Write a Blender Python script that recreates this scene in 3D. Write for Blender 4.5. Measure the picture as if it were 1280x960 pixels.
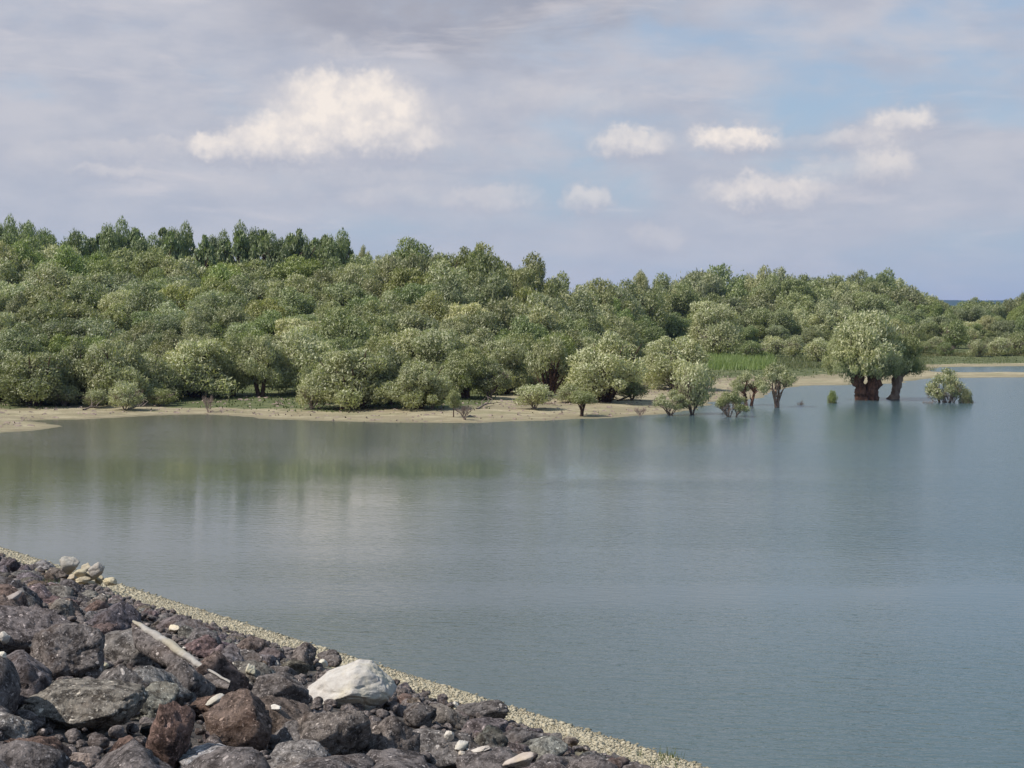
import bpy, bmesh, math, random
import numpy as np
from mathutils import Vector, Matrix, noise as mnoise

for o in list(bpy.data.objects):
    bpy.data.objects.remove(o)
S = bpy.context.scene
COL = S.collection
R = math.radians
random.seed(11)
RG = np.random.default_rng(11)

# ------------------------------------------------------------------ camera
CAM_Z = 8.0
F = 2030.0
PITCH = math.atan(85 / F)
cam_d = bpy.data.cameras.new('camera')
cam_d.sensor_width = 36.0
cam_d.lens = F / 1280 * 36
cam_d.clip_start = 0.1
cam_d.clip_end = 30000
cam = bpy.data.objects.new('camera', cam_d)
COL.objects.link(cam)
cam.location = (0, 0, CAM_Z)
cam.rotation_euler = (R(90) - PITCH, 0, 0)
S.camera = cam

# ------------------------------------------------------------------ view
S.view_settings.view_transform = 'Standard'
S.view_settings.look = 'None'
S.view_settings.gamma = 1
S.view_settings.exposure = 0.33
S.view_settings.use_curve_mapping = False
S.render.engine = 'CYCLES'
S.cycles.use_denoising = True
S.cycles.max_bounces = 6
S.cycles.diffuse_bounces = 3
S.cycles.transmission_bounces = 3
S.cycles.transparent_max_bounces = 8
S.cycles.volume_bounces = 0

SUN_EL, SUN_AZ = 50.0, -112.0        # azimuth from +Y towards +X
sun_vec = Vector((math.sin(R(SUN_AZ)) * math.cos(R(SUN_EL)), math.cos(R(SUN_AZ)) * math.cos(R(SUN_EL)), math.sin(R(SUN_EL))))
sun_d = bpy.data.lights.new('sun', 'SUN')
sun_d.energy = 4.4
sun_d.angle = R(0.6)
sun_d.color = (1.0, 0.95, 0.86)
sun = bpy.data.objects.new('sun', sun_d)
COL.objects.link(sun)
sun.location = (0, 0, 60)
sun.rotation_euler = sun_vec.to_track_quat('Z', 'Y').to_euler()

# ------------------------------------------------------------------ node helper
class NT:
    def __init__(s, tree):
        s.t = tree; s.n = tree.nodes; s.l = tree.links
    def node(s, typ, **kw):
        nd = s.n.new(typ)
        for k, v in kw.items(): setattr(nd, k, v)
        return nd
    def put(s, sock, v):
        if isinstance(v, (int, float)):
            sock.default_value = v
        elif isinstance(v, (tuple, list)):
            if sock.type == 'RGBA' and len(v) == 3: v = (*v, 1)
            sock.default_value = v
        else:
            s.l.new(v, sock)
    def m(s, op, a, b=0.0, c=0.0, clamp=False):
        nd = s.node('ShaderNodeMath', operation=op, use_clamp=clamp)
        s.put(nd.inputs[0], a); s.put(nd.inputs[1], b); s.put(nd.inputs[2], c)
        return nd.outputs[0]
    def vm(s, op, a, b=(0, 0, 0)):
        nd = s.node('ShaderNodeVectorMath', operation=op)
        s.put(nd.inputs[0], a)
        if op == 'SCALE': s.put(nd.inputs['Scale'], b)
        else: s.put(nd.inputs[1], b)
        return nd.outputs[0]
    def xyz(s, x, y, z=0.0):
        nd = s.node('ShaderNodeCombineXYZ')
        for i, v in enumerate((x, y, z)): s.put(nd.inputs[i], v)
        return nd.outputs[0]
    def sep(s, v):
        nd = s.node('ShaderNodeSeparateXYZ'); s.put(nd.inputs[0], v)
        return nd.outputs
    def noise(s, vec, scale=1.0, detail=4.0, rough=0.5, dist=0.0, col=False):
        nd = s.node('ShaderNodeTexNoise')
        s.put(nd.inputs['Vector'], vec); nd.inputs['Scale'].default_value = scale
        nd.inputs['Detail'].default_value = detail; nd.inputs['Roughness'].default_value = rough
        nd.inputs['Distortion'].default_value = dist
        return nd.outputs[1 if col else 0]
    def ss(s, v, a, b):
        nd = s.node('ShaderNodeMapRange', interpolation_type='SMOOTHSTEP')
        s.put(nd.inputs[0], v); nd.inputs[1].default_value = a; nd.inputs[2].default_value = b
        return nd.outputs[0]
    def mix(s, f, a, b, mode='MIX'):
        nd = s.node('ShaderNodeMix', data_type='RGBA', blend_type=mode)
        s.put(nd.inputs[0], f); s.put(nd.inputs[6], a); s.put(nd.inputs[7], b)
        return nd.outputs[2]

# ------------------------------------------------------------------ sky
W = bpy.data.worlds.new('World'); S.world = W; W.use_nodes = True
w = NT(W.node_tree); w.n.clear()
sky = w.node('ShaderNodeTexSky', sky_type='NISHITA', sun_disc=False)
sky.sun_elevation = R(SUN_EL); sky.sun_rotation = R(SUN_AZ)
sky.air_density = 1.2; sky.dust_density = 0.8
tc = w.node('ShaderNodeTexCoord').outputs['Generated']
dx, dy, dz = w.sep(tc)[0:3]
U = w.m('MULTIPLY', w.m('ARCTAN2', dx, dy), F)                    # azimuth and elevation, in the camera-free angular unit 1/2030 rad
V = w.m('MULTIPLY', w.m('ARCSINE', dz), F)
zz = w.m('ADD', w.m('MAXIMUM', dz, 0.0), 0.10)
P = w.xyz(w.m('DIVIDE', dx, zz), w.m('DIVIDE', dy, zz), 0.0)      # cloud deck seen in perspective
UV = w.xyz(U, V, 0.0)
UVs = w.xyz(w.m('MULTIPLY', U, 0.4), V, 0.0)
n1 = w.noise(w.vm('MULTIPLY', P, (0.9, 0.9, 1)), 1.0, 5, 0.55)
n2 = w.noise(w.vm('ADD', UVs, (310, 50, 7)), 0.012, 6, 0.55, 0.3)
n3 = w.noise(w.vm('ADD', UVs, (-700, 150, 3)), 0.0055, 4, 0.5, 0.2)
n4 = w.noise(w.vm('ADD', UV, (90, 20, 1)), 0.03, 6, 0.6)
# blue opens towards the east (right) and in thin slots
east = w.ss(U, 100, 700)
low = w.m('SUBTRACT', 1.0, w.ss(V, 60, 260))
deckn = w.m('ADD', w.m('MULTIPLY', n2, 0.55), w.m('MULTIPLY', n3, 0.45))
cover = w.ss(w.m('SUBTRACT', w.m('ADD', deckn, w.m('MULTIPLY', n1, 0.25)), w.m('SUBTRACT', w.m('MULTIPLY', east, 0.07), w.m('MULTIPLY', w.ss(U, 100, -500), 0.07))), 0.42, 0.66)
K = 10.0   # the Background runs at 0.1
def c10(c): return tuple(x * K for x in c)
sky_b = w.mix(0.62, w.mix(1.0, sky.outputs[0], (0.75, 0.80, 0.90), 'MULTIPLY'), c10((0.30, 0.40, 0.54)))
haze_low = w.mix(w.m('SUBTRACT', 1.0, w.ss(V, 0, 240)), sky_b, c10((0.325, 0.385, 0.485)))
n5 = w.noise(w.vm('ADD', UVs, (40, -90, 5)), 0.022, 5, 0.55)
deck_c = w.mix(w.ss(n5, 0.3, 0.7), c10((0.37, 0.382, 0.445)), c10((0.47, 0.46, 0.495)))
deck_c = w.mix(w.m('MULTIPLY', low, 0.5), deck_c, c10((0.365, 0.405, 0.485)))
skyc = w.mix(w.m('MULTIPLY', cover, 0.88), haze_low, deck_c)
# dark cloud base high up
dkm = w.m('MULTIPLY', w.ss(w.m('ADD', V, w.m('MULTIPLY', w.m('SUBTRACT', n2, 0.5), 240)), 300, 395), w.ss(w.m('ADD', w.m('ABSOLUTE', w.m('SUBTRACT', U, -60)), w.m('MULTIPLY', n3, 60)), 380, 170))
skyc = w.mix(w.m('MULTIPLY', dkm, 0.65), skyc, c10((0.235, 0.245, 0.30)))
# cumulus: (x, y, rx, ry, strength) in the same angular unit
CU = [(440,150,122,62,1.0),(435,122,92,36,1.0),(400,170,110,40,1.0),(310,186,60,30,.9),(215,190,36,16,.5),(490,178,80,32,.85),(350,185,85,36,.95),(275,188,40,26,.9),(545,150,50,26,.45),(915,180,64,24,1.0),(790,182,56,24,.8),(1115,166,46,24,.8),(1060,180,60,18,.55),
      (1092,216,50,32,.7),(955,246,95,27,.8),(1030,222,60,24,.5),(735,250,32,23,.65),(490,247,70,20,.42),(610,248,75,20,.5),(820,300,42,23,.42),(1000,180,90,14,.35),
      (700,132,150,26,.42),(420,73,34,20,.42),(150,222,60,14,.5),(60,205,60,20,.32),(640,196,90,26,.34),(330,238,90,26,.34),(170,196,90,22,.42),(470,225,110,16,.35),(230,150,120,14,.22),(900,120,150,12,.2)]
wn = w.noise(UV, 0.022, 7, 0.62, 0.0, True)
wv = w.vm('SCALE', w.vm('SUBTRACT', wn, (0.5, 0.5, 0.5)), 46.0)
wn2 = w.noise(UV, 0.09, 4, 0.6, 0.0, True)
wv = w.vm('ADD', wv, w.vm('SCALE', w.vm('SUBTRACT', wn2, (0.5, 0.5, 0.5)), 20.0))
UW = w.vm('MULTIPLY', w.vm('ADD', UV, wv), (1, 1, 0))
acc = None; shade = None
for (cx, cy, rx, ry, st) in CU:
    rel = w.vm('MULTIPLY', w.vm('SUBTRACT', UW, (cx - 640, 395 - cy, 0)), (1 / rx, 1 / ry, 0))
    ln = w.node('ShaderNodeVectorMath', operation='LENGTH'); w.put(ln.inputs[0], rel)
    mk = w.m('MULTIPLY', w.ss(ln.outputs['Value'], 1.30, 0.50), st)
    lit = w.m('MULTIPLY', mk, w.ss(w.sep(rel)[1], -0.85, 0.25))
    acc = mk if acc is None else w.m('MAXIMUM', acc, mk)
    shade = lit if shade is None else w.m('MAXIMUM', shade, lit)
wis = w.m('MULTIPLY', w.ss(w.noise(w.vm('MULTIPLY', UVs, (0.7, 1.5, 1)), 0.014, 6, 0.6, 0.4), 0.52, 0.74), w.ss(V, 40, 130))
skyc = w.mix(w.m('MULTIPLY', wis, 0.55), skyc, c10((0.56, 0.53, 0.545)))
bill = w.ss(n4, 0.30, 0.66)
cuc = w.mix(w.m('MULTIPLY', shade, w.m('ADD', w.m('MULTIPLY', bill, 0.45), 0.62), clamp=True), c10((0.37, 0.385, 0.45)), c10((0.74, 0.675, 0.62)))
skyc = w.mix(acc, skyc, cuc)
hi_f = w.m('MULTIPLY', w.ss(V, 380, 800), w.m('ADD', 0.35, w.m('MULTIPLY', w.ss(U, -300, 500), 0.55)))
skyc = w.mix(hi_f, skyc, c10((0.20, 0.325, 0.48)))
# below the horizon: plain grey-blue
skyc = w.mix(w.ss(dz, 0.0, -0.02), skyc, c10((0.20, 0.24, 0.27)))
bg = w.node('ShaderNodeBackground'); bg.inputs['Strength'].default_value = 0.1
w.put(bg.inputs['Color'], skyc)
w.l.new(bg.outputs[0], w.node('ShaderNodeOutputWorld').inputs[0])

# ------------------------------------------------------------------ pixel -> world helpers
cp, sp = math.cos(PITCH), math.sin(PITCH)
def ray(px, py):
    a = (px - 640) / F; b = (480 - py) / F
    return Vector((a, b * sp + cp, b * cp - sp))
def at_z(px, py, z=0.0):
    r = ray(px, py); t = (z - CAM_Z) / r.z
    return Vector((0, 0, CAM_Z)) + r * t
def at_y(px, py, Y):
    r = ray(px, py); return Vector((0, 0, CAM_Z)) + r * (Y / r.y)
def to_px(p):
    x, y, z = p[0], p[1], p[2] - CAM_Z
    f = y * cp - z * sp; u = y * sp + z * cp
    return 640 + F * x / f, 480 - F * u / f

def sm(a, b, v):
    t = np.clip((v - a) / (b - a), 0, 1); return t * t * (3 - 2 * t)

# ------------------------------------------------------------------ land outline (shore at z = 0)
shore_px = [(-900,600),(-300,566),(-60,547),(0,541),(40,538),(76,533.5),(60,529),(38,526),(60,525.5),(100,524.5),(150,522.5),(200,518.5),(250,518.5),(300,520.5),
            (360,524.5),(420,527.5),(480,528.5),(540,529),(600,528),(660,526.5),(720,524.5),(780,521.5),(830,517.5),(868,512),(882,506),(890,502.5),(925,501),
            (950,498),(968,490),(985,484),(1020,482),(1060,481.5),(1122,479.5),(1148,475),(1165,472.5),(1290,471.5),(1700,470),(3200,468),
            (3200,465),(1700,465.5),(1300,466),(1180,466),(1163,462.5),(1178,459),(1290,457.5),(1700,455),(3200,450)]
SH = [at_z(a, b) for a, b in shore_px]
SH = [(p.x, p.y) for p in SH] + [(4000, 500), (8000, 900), (8000, 8000), (-8000, 8000), (-8000, 100), (-400, 95)]
SHA = np.array(SH)

def signed_dist(x, y):
    x = np.atleast_1d(x).astype(float); y = np.atleast_1d(y).astype(float)
    best = np.full(x.shape, 1e18); inside = np.zeros(x.shape, bool)
    for i in range(len(SHA)):
        ax, ay = SHA[i]; bx, by = SHA[(i + 1) % len(SHA)]
        ex, ey = bx - ax, by - ay
        t = np.clip(((x - ax) * ex + (y - ay) * ey) / (ex * ex + ey * ey), 0, 1)
        d = (x - ax - t * ex) ** 2 + (y - ay - t * ey) ** 2
        best = np.minimum(best, d)
        cond = (ay > y) != (by > y)
        with np.errstate(divide='ignore', invalid='ignore'):
            xi = ax + (y - ay) * ex / (ey if abs(ey) > 1e-9 else 1e-9)
        inside ^= cond & (x < xi)
    return np.where(inside, np.sqrt(best), -np.sqrt(best))

def wob(x, y):
    return (np.sin(x * .31 + np.sin(y * .17) * 2) * np.sin(y * .23 + x * .11) * .5 + np.sin(x * .9 + y * .5) * .2 + np.sin(y * 1.3 - x * .7) * .15)

def land_h(x, y, sd=None):
    if sd is None: sd = signed_dist(x, y)
    x = np.atleast_1d(x).astype(float); y = np.atleast_1d(y).astype(float)
    n = wob(x, y)
    s2 = sd + n * 1.1
    up = 0.042 * np.clip(s2, 0, 22) + 0.02 * np.clip(s2 - 22, 0, 30)
    dn = 0.085 * np.clip(s2, -40, 0)
    az = np.arctan2(x, y) * F
    left = 1 - sm(-120, 140, az)
    rise = left * 7.0 * sm(150, 240, y) + (1 - left) * 2.0 * sm(300, 420, y)
    rise *= sm(10, 40, sd)
    return up + dn + rise + 0.06 * n * sm(0, 5, np.abs(sd)) * (y < 1000)
def gh(x, y): return float(land_h(x, y)[0])
def on_land(px, py):
    r = ray(px, py); Ys = np.arange(105, 700, 0.5); k = Ys / r.y
    X_, Z_ = r.x * k, CAM_Z + r.z * k
    under = np.nonzero(Z_ <= np.maximum(land_h(X_, Ys), 0.0))[0]
    i = under[0] if len(under) else len(Ys) - 1
    if Z_[i] <= 0.06 and land_h(X_[i], Ys[i])[0] < 0: return at_z(px, py, 0.0)
    return Vector((float(X_[i]), float(Ys[i]), float(Z_[i])))

# ------------------------------------------------------------------ materials
def new_mat(name):
    m = bpy.data.materials.new(name); m.use_nodes = True
    t = NT(m.node_tree); t.n.clear()
    out = t.node('ShaderNodeOutputMaterial')
    bs = t.node('ShaderNodeBsdfPrincipled')
    t.l.new(bs.outputs[0], out.inputs[0])
    bs.inputs['Specular IOR Level'].default_value = 0.25
    return m, t, bs, out
def geo_pos(t): return t.node('ShaderNodeNewGeometry').outputs['Position']

def leaf_material(name, trans=0.35):
    m, t, bs, out = new_mat(name)
    t.n.remove(bs)
    oi = t.node('ShaderNodeObjectInfo')
    at = t.node('ShaderNodeAttribute', attribute_name='leafvar')
    base = oi.outputs['Color']
    v = t.m('ADD', t.m('MULTIPLY', at.outputs['Fac'], 0.8), 1.3)
    col = t.mix(1.0, base, t.xyz(t.m('MULTIPLY', v, 1.06), v, t.m('MULTIPLY', v, 0.76)), 'MULTIPLY')
    # pale undersides of some leaves
    col = t.mix(t.m('MULTIPLY', t.ss(at.outputs['Fac'], 0.75, 1.0), 0.25), col, (0.34, 0.37, 0.27))
    big = t.noise(geo_pos(t), 0.35, 3, 0.5)
    col = t.mix(t.m('MULTIPLY', t.ss(big, 0.45, 0.75), 0.45), col, t.mix(1.0, col, (1.22, 1.12, 0.82), 'MULTIPLY'))
    d = t.node('ShaderNodeBsdfDiffuse'); t.put(d.inputs[0], col)
    tr = t.node('ShaderNodeBsdfTranslucent'); t.put(tr.inputs[0], t.mix(1.0, col, (1.0, 1.15, 0.55), 'MULTIPLY'))
    gl = t.node('ShaderNodeBsdfGlossy'); gl.inputs['Roughness'].default_value = 0.55
    gl.inputs[0].default_value = (0.9, 0.9, 0.9, 1)
    a = t.node('ShaderNodeMixShader'); a.inputs[0].default_value = trans
    t.l.new(d.outputs[0], a.inputs[1]); t.l.new(tr.outputs[0], a.inputs[2])
    b = t.node('ShaderNodeMixShader'); b.inputs[0].default_value = 0.05
    t.l.new(a.outputs[0], b.inputs[1]); t.l.new(gl.outputs[0], b.inputs[2])
    t.l.new(b.outputs[0], out.inputs[0])
    return m
M_LEAF = leaf_material('leaves')

def bark_material(name, c1, c2, c3, bump=0.5, sc=3.0):
    m, t, bs, out = new_mat(name)
    pos = geo_pos(t)
    st = t.vm('MULTIPLY', pos, (1, 1, 0.3))
    n = t.noise(st, sc, 6, 0.65); n_b = t.noise(pos, sc * 3, 5, 0.6)
    c = t.mix(t.ss(n, 0.35, 0.65), c1, c2); c = t.mix(t.ss(n_b, 0.58, 0.75), c, c3)
    t.put(bs.inputs['Base Color'], c); bs.inputs['Roughness'].default_value = 0.95
    b = t.node('ShaderNodeBump'); b.inputs['Strength'].default_value = bump; b.inputs['Distance'].default_value = 0.15
    t.put(b.inputs['Height'], n); t.l.new(b.outputs[0], bs.inputs['Normal'])
    return m
M_BARK = bark_material('bark_brown', (0.055, 0.034, 0.026), (0.11, 0.065, 0.048), (0.17, 0.12, 0.09))
M_RED = bark_material('bark_red_brown', (0.085, 0.045, 0.032), (0.24, 0.125, 0.085), (0.36, 0.25, 0.18), 1.0, 5.0)
M_PALEBARK = bark_material('bark_pale', (0.20, 0.13, 0.10), (0.34, 0.25, 0.19), (0.45, 0.38, 0.30))
M_DEAD = bark_material('twig_grey', (0.17, 0.13, 0.11), (0.28, 0.22, 0.19), (0.36, 0.31, 0.27))

def rock_material(name, tint_attr=True, pale=False):
    m, t, bs, out = new_mat(name)
    pos = geo_pos(t)
    oi = t.node('ShaderNodeObjectInfo')
    big = t.noise(pos, 1.1, 4, 0.6)
    med = t.noise(pos, 6.0, 6, 0.7)
    fin = t.noise(pos, 20.0, 5, 0.75)
    sp1 = t.noise(t.vm('ADD', pos, (31, 7, 3)), 11.0, 4, 0.75)
    if not pale:
        c = t.mix(t.ss(med, 0.38, 0.62), (0.050, 0.045, 0.043), (0.218, 0.203, 0.192))
        c = t.mix(t.m('MULTIPLY', t.ss(fin, 0.5, 0.72), 0.8), c, (0.36, 0.34, 0.33))
        c = t.mix(t.m('MULTIPLY', t.ss(big, 0.52, 0.7), 0.35), c, (0.11, 0.075, 0.055))
        lich = t.m('MULTIPLY', t.ss(sp1, 0.60, 0.68), t.ss(fin, 0.40, 0.55))
        c = t.mix(t.m('MULTIPLY', lich, 0.75), c, (0.48, 0.46, 0.44))
        vor = t.node('ShaderNodeTexVoronoi'); t.put(vor.inputs['Vector'], t.vm('ADD', pos, t.vm('SCALE', t.noise(pos, 9, 2, .5, 0, True), 0.12))); vor.inputs['Scale'].default_value = 7.5
        rnd = t.sep(vor.outputs['Color'])[0]
        spot = t.m('MULTIPLY', t.m('LESS_THAN', vor.outputs['Distance'], t.m('MULTIPLY', rnd, 0.24)), t.m('GREATER_THAN', rnd, 0.8))
        c = t.mix(t.m('MULTIPLY', spot, 0.85), c, (0.60, 0.56, 0.52))
        vo2 = t.node('ShaderNodeTexVoronoi'); t.put(vo2.inputs['Vector'], t.vm('ADD', pos, t.vm('SCALE', t.noise(pos, 25, 2, .5, 0, True), 0.05))); vo2.inputs['Scale'].default_value = 21
        rn2 = t.sep(vo2.outputs['Color'])[1]
        fl = t.m('MULTIPLY', t.m('LESS_THAN', vo2.outputs['Distance'], t.m('MULTIPLY', rn2, 0.30)), t.m('GREATER_THAN', t.m('ADD', rn2, t.m('MULTIPLY', med, .5)), 0.88))
        c = t.mix(t.m('MULTIPLY', fl, 0.6), c, (0.50, 0.47, 0.45))
        c = t.mix(1.0, c, oi.outputs['Color'], 'MULTIPLY')
        bd, bst = 0.16, 1.0
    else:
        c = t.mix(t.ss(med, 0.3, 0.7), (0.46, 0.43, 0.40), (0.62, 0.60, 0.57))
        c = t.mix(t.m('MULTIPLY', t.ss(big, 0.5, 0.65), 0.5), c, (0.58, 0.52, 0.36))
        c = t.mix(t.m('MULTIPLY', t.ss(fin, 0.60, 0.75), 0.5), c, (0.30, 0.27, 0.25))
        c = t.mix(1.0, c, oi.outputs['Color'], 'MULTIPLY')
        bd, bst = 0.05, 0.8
    t.put(bs.inputs['Base Color'], c); bs.inputs['Roughness'].default_value = 0.95
    bs.inputs['Specular IOR Level'].default_value = 0.15
    hgt = t.m('ADD', t.m('MULTIPLY', med, 1.0), t.m('MULTIPLY', fin, 0.35))
    b = t.node('ShaderNodeBump'); b.inputs['Strength'].default_value = bst; b.inputs['Distance'].default_value = bd
    t.put(b.inputs['Height'], hgt); t.l.new(b.outputs[0], bs.inputs['Normal'])
    return m
M_ROCK = rock_material('rock_dark')
M_PALE = rock_material('rock_pale', pale=True)

# ------------------------------------------------------------------ object helpers
def tag(o, label=None, cat=None, group=None, kind=None):
    if label: o['label'] = label
    if cat: o['category'] = cat
    if group: o['group'] = group
    if kind: o['kind'] = kind
    return o
def mesh_np(name, V, Fq, mat=None, smooth=False, var=None):
    """V (n,3), Fq (m,k) arrays -> mesh data"""
    me = bpy.data.meshes.new(name)
    V = np.asarray(V, np.float32); Fq = np.asarray(Fq, np.int32)
    k = Fq.shape[1]; m = Fq.shape[0]
    me.vertices.add(len(V)); me.vertices.foreach_set('co', V.ravel())
    me.loops.add(m * k); me.loops.foreach_set('vertex_index', Fq.ravel())
    me.polygons.add(m); me.polygons.foreach_set('loop_start', np.arange(0, m * k, k, dtype=np.int32))
    if smooth: me.polygons.foreach_set('use_smooth', np.ones(m, bool))
    if var is not None:
        a = me.attributes.new('leafvar', 'FLOAT', 'FACE'); a.data.foreach_set('value', np.asarray(var, np.float32))
    me.update(calc_edges=True); me.validate()
    if mat: me.materials.append(mat)
    return me
def link(name, me, parent=None, loc=None, scale=None, rz=0, color=None):
    o = bpy.data.objects.new(name, me); COL.objects.link(o)
    if parent: o.parent = parent
    if loc is not None: o.location = loc
    if scale is not None: o.scale = scale
    if rz: o.rotation_euler = (0, 0, rz)
    if color: o.color = (*color, 1)
    return o

class MB:
    def __init__(s): s.v = []; s.f = []
    def tube(s, pts, rad, sides=6, knob=0.0, seed=0):
        base = len(s.v); n = len(pts)
        prev = None
        for i, p in enumerate(pts):
            p = Vector(p)
            d = (Vector(pts[min(i + 1, n - 1)]) - Vector(pts[max(i - 1, 0)]))
            d = d.normalized() if d.length > 1e-9 else Vector((0, 0, 1))
            a = d.cross(Vector((0, 1, 0.02)) if abs(d.y) < .9 else Vector((1, 0, 0))).normalized(); b = d.cross(a)
            for k in range(sides):
                th = 2 * math.pi * k / sides
                r = rad[i]
                q = p + (a * math.cos(th) + b * math.sin(th)) * r
                if knob:
                    nn = mnoise.noise(q * (1.1 / max(r, .05)) + Vector((seed, 0, 0))) + .5 * mnoise.noise(q * (3.0 / max(r, .05)) + Vector((seed, 5, 0)))
                    q = p + (q - p) * (1 + knob * nn)
                s.v.append(tuple(q))
        for i in range(n - 1):
            for k in range(sides):
                a0 = base + i * sides + k; a1 = base + i * sides + (k + 1) % sides
                s.f.append((a0, a1, a1 + sides, a0 + sides))
    def mesh(s, name, mat, smooth=True):
        return mesh_np(name, s.v, s.f, mat, smooth)

# ------------------------------------------------------------------ ground sheet
def axis(fine_a, fine_b, step, outs_lo, outs_hi):
    return np.array(sorted(set(outs_lo)) + list(np.arange(fine_a, fine_b, step)) + sorted(set(outs_hi)))
gx = axis(-85, 215, 1.25, [-8000, -5000, -3000, -1800, -1000, -600, -400, -280, -200, -150, -120, -100], [216, 225, 240, 260, 300, 360, 450, 600, 900, 1500, 2500, 4000, 6000, 8000])
gy = axis(104, 345, 1.25, [-300, -150, -60, 0, 40, 70, 90, 98], [346, 352, 360, 370, 385, 400, 420, 450, 500, 600, 800, 1100, 1600, 2500, 4000, 6000, 8000])
GX, GY = np.meshgrid(gx, gy)
sdg = signed_dist(GX.ravel(), GY.ravel())
GZ = land_h(GX.ravel(), GY.ravel(), sdg)
nx, ny = len(gx), len(gy)
idx = np.arange(nx * ny).reshape(ny, nx)
quads = np.stack([idx[:-1, :-1], idx[:-1, 1:], idx[1:, 1:], idx[1:, :-1]], -1).reshape(-1, 4)
gm, t, bs, out = new_mat('ground')
pos = geo_pos(t)
ga = t.node('ShaderNodeAttribute', attribute_name='grass')
gn = t.noise(t.vm('MULTIPLY', pos, (.5, 1, 1)), 0.5, 6, 0.7); gf = t.noise(t.vm('MULTIPLY', pos, (0.35, 1, 1)), 1.6, 5, 0.7); gs = t.noise(pos, 9.0, 3, 0.7)
sand = t.mix(t.ss(gf, 0.35, 0.65), (0.235, 0.195, 0.125), (0.385, 0.335, 0.225))
sand = t.mix(t.m('MULTIPLY', t.ss(gs, 0.52, 0.66), 0.6), sand, (0.17, 0.13, 0.085))
sand = t.mix(t.m('MULTIPLY', t.ss(t.noise(t.vm('MULTIPLY', pos, (.3, 1, 1)), .7, 5, .7), 0.50, 0.62), .6), sand, (0.17, 0.165, 0.085))
gr = t.mix(t.ss(gf, 0.35, 0.7), (0.060, 0.078, 0.028), (0.145, 0.150, 0.070))
gfac = t.ss(t.m('ADD', ga.outputs['Fac'], t.m('MULTIPLY', t.m('SUBTRACT', gn, 0.5), 1.6)), 0.35, 0.65)
sh = t.node('ShaderNodeAttribute', attribute_name='shore').outputs['Fac']
wr = t.m('ADD', sh, t.m('MULTIPLY', t.m('SUBTRACT', gn, 0.5), 9.0))
band = t.m('MULTIPLY', t.ss(wr, 1.8, 3.0), t.ss(wr, 5.0, 3.6))
band2 = t.m('MULTIPLY', t.ss(wr, 8.0, 9.5), t.ss(wr, 13.0, 11.0))
sand = t.mix(t.m('MULTIPLY', t.m('MAXIMUM', band, band2), t.m('MULTIPLY', t.ss(gf, 0.35, 0.6), 0.55)), sand, (0.135, 0.115, 0.07))
c = t.mix(gfac, sand, gr)
wet = t.ss(t.sep(pos)[2], 0.10, 0.0)
c = t.mix(t.m('MULTIPLY', wet, 0.55), c, (0.12, 0.105, 0.065))
t.put(bs.inputs['Base Color'], c); bs.inputs['Roughness'].default_value = 0.95
b = t.node('ShaderNodeBump'); b.inputs['Strength'].default_value = 0.6; b.inputs['Distance'].default_value = 0.12
t.put(b.inputs['Height'], t.m('ADD', gf, gs)); t.l.new(b.outputs[0], bs.inputs['Normal'])
gme = mesh_np('ground', np.stack([GX.ravel(), GY.ravel(), GZ], -1), quads, gm, True)
# where grass grows: inland of the beach, a few patches on it, the meadow on the east
azg = np.arctan2(GX.ravel(), GY.ravel()) * F + 640
def grass_at(x, y, sd):
    az = np.arctan2(x, y) * F + 640
    g = sm(7, 15, sd)
    g = np.maximum(g, 0.85 * sm(3, 8, sd) * sm(185, 230, az) * (1 - sm(400, 470, az)))
    g = np.where(az > 870, np.maximum(sm(8, 17, sd) * 1.0, 0), g)
    g = np.where((az > 620) & (az < 880), sm(20, 34, sd), g)
    g = np.where((az > 1140) & (y > 255), sm(3, 9, sd) * .95, g)
    return g
gat = gme.attributes.new('grass', 'FLOAT', 'POINT'); gat.data.foreach_set('value', grass_at(GX.ravel(), GY.ravel(), sdg).astype(np.float32))
gsh = gme.attributes.new('shore', 'FLOAT', 'POINT'); gsh.data.foreach_set('value', np.clip(sdg, -50, 200).astype(np.float32))
ground = tag(link('ground', gme), kind='structure')

# ------------------------------------------------------------------ water
wm, t, bs, out = new_mat('water')
pos = geo_pos(t)
px_, py_, pz_ = t.sep(pos)[0:3]
dist = t.m('SQRT', t.m('ADD', t.m('MULTIPLY', px_, px_), t.m('MULTIPLY', py_, py_)))
rip = t.vm('MULTIPLY', pos, (0.40, 1.0, 1.0))
rot = t.node('ShaderNodeVectorRotate', rotation_type='Z_AXIS'); t.put(rot.inputs['Vector'], pos); rot.inputs['Angle'].default_value = R(12)
rip = t.vm('MULTIPLY', rot.outputs[0], (0.40, 1.0, 1.0))
w1 = t.noise(rip, 3.6, 3, 0.5, 0.3)
w2 = t.noise(rip, 11.0, 3, 0.55, 0.2)
w3 = t.noise(t.vm('MULTIPLY', rot.outputs[0], (0.3, 1, 1)), 0.45, 2, 0.5)
patch = t.noise(t.vm('MULTIPLY', pos, (0.012, 0.05, 1)), 1.0, 3, 0.5, 0.4)
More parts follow.
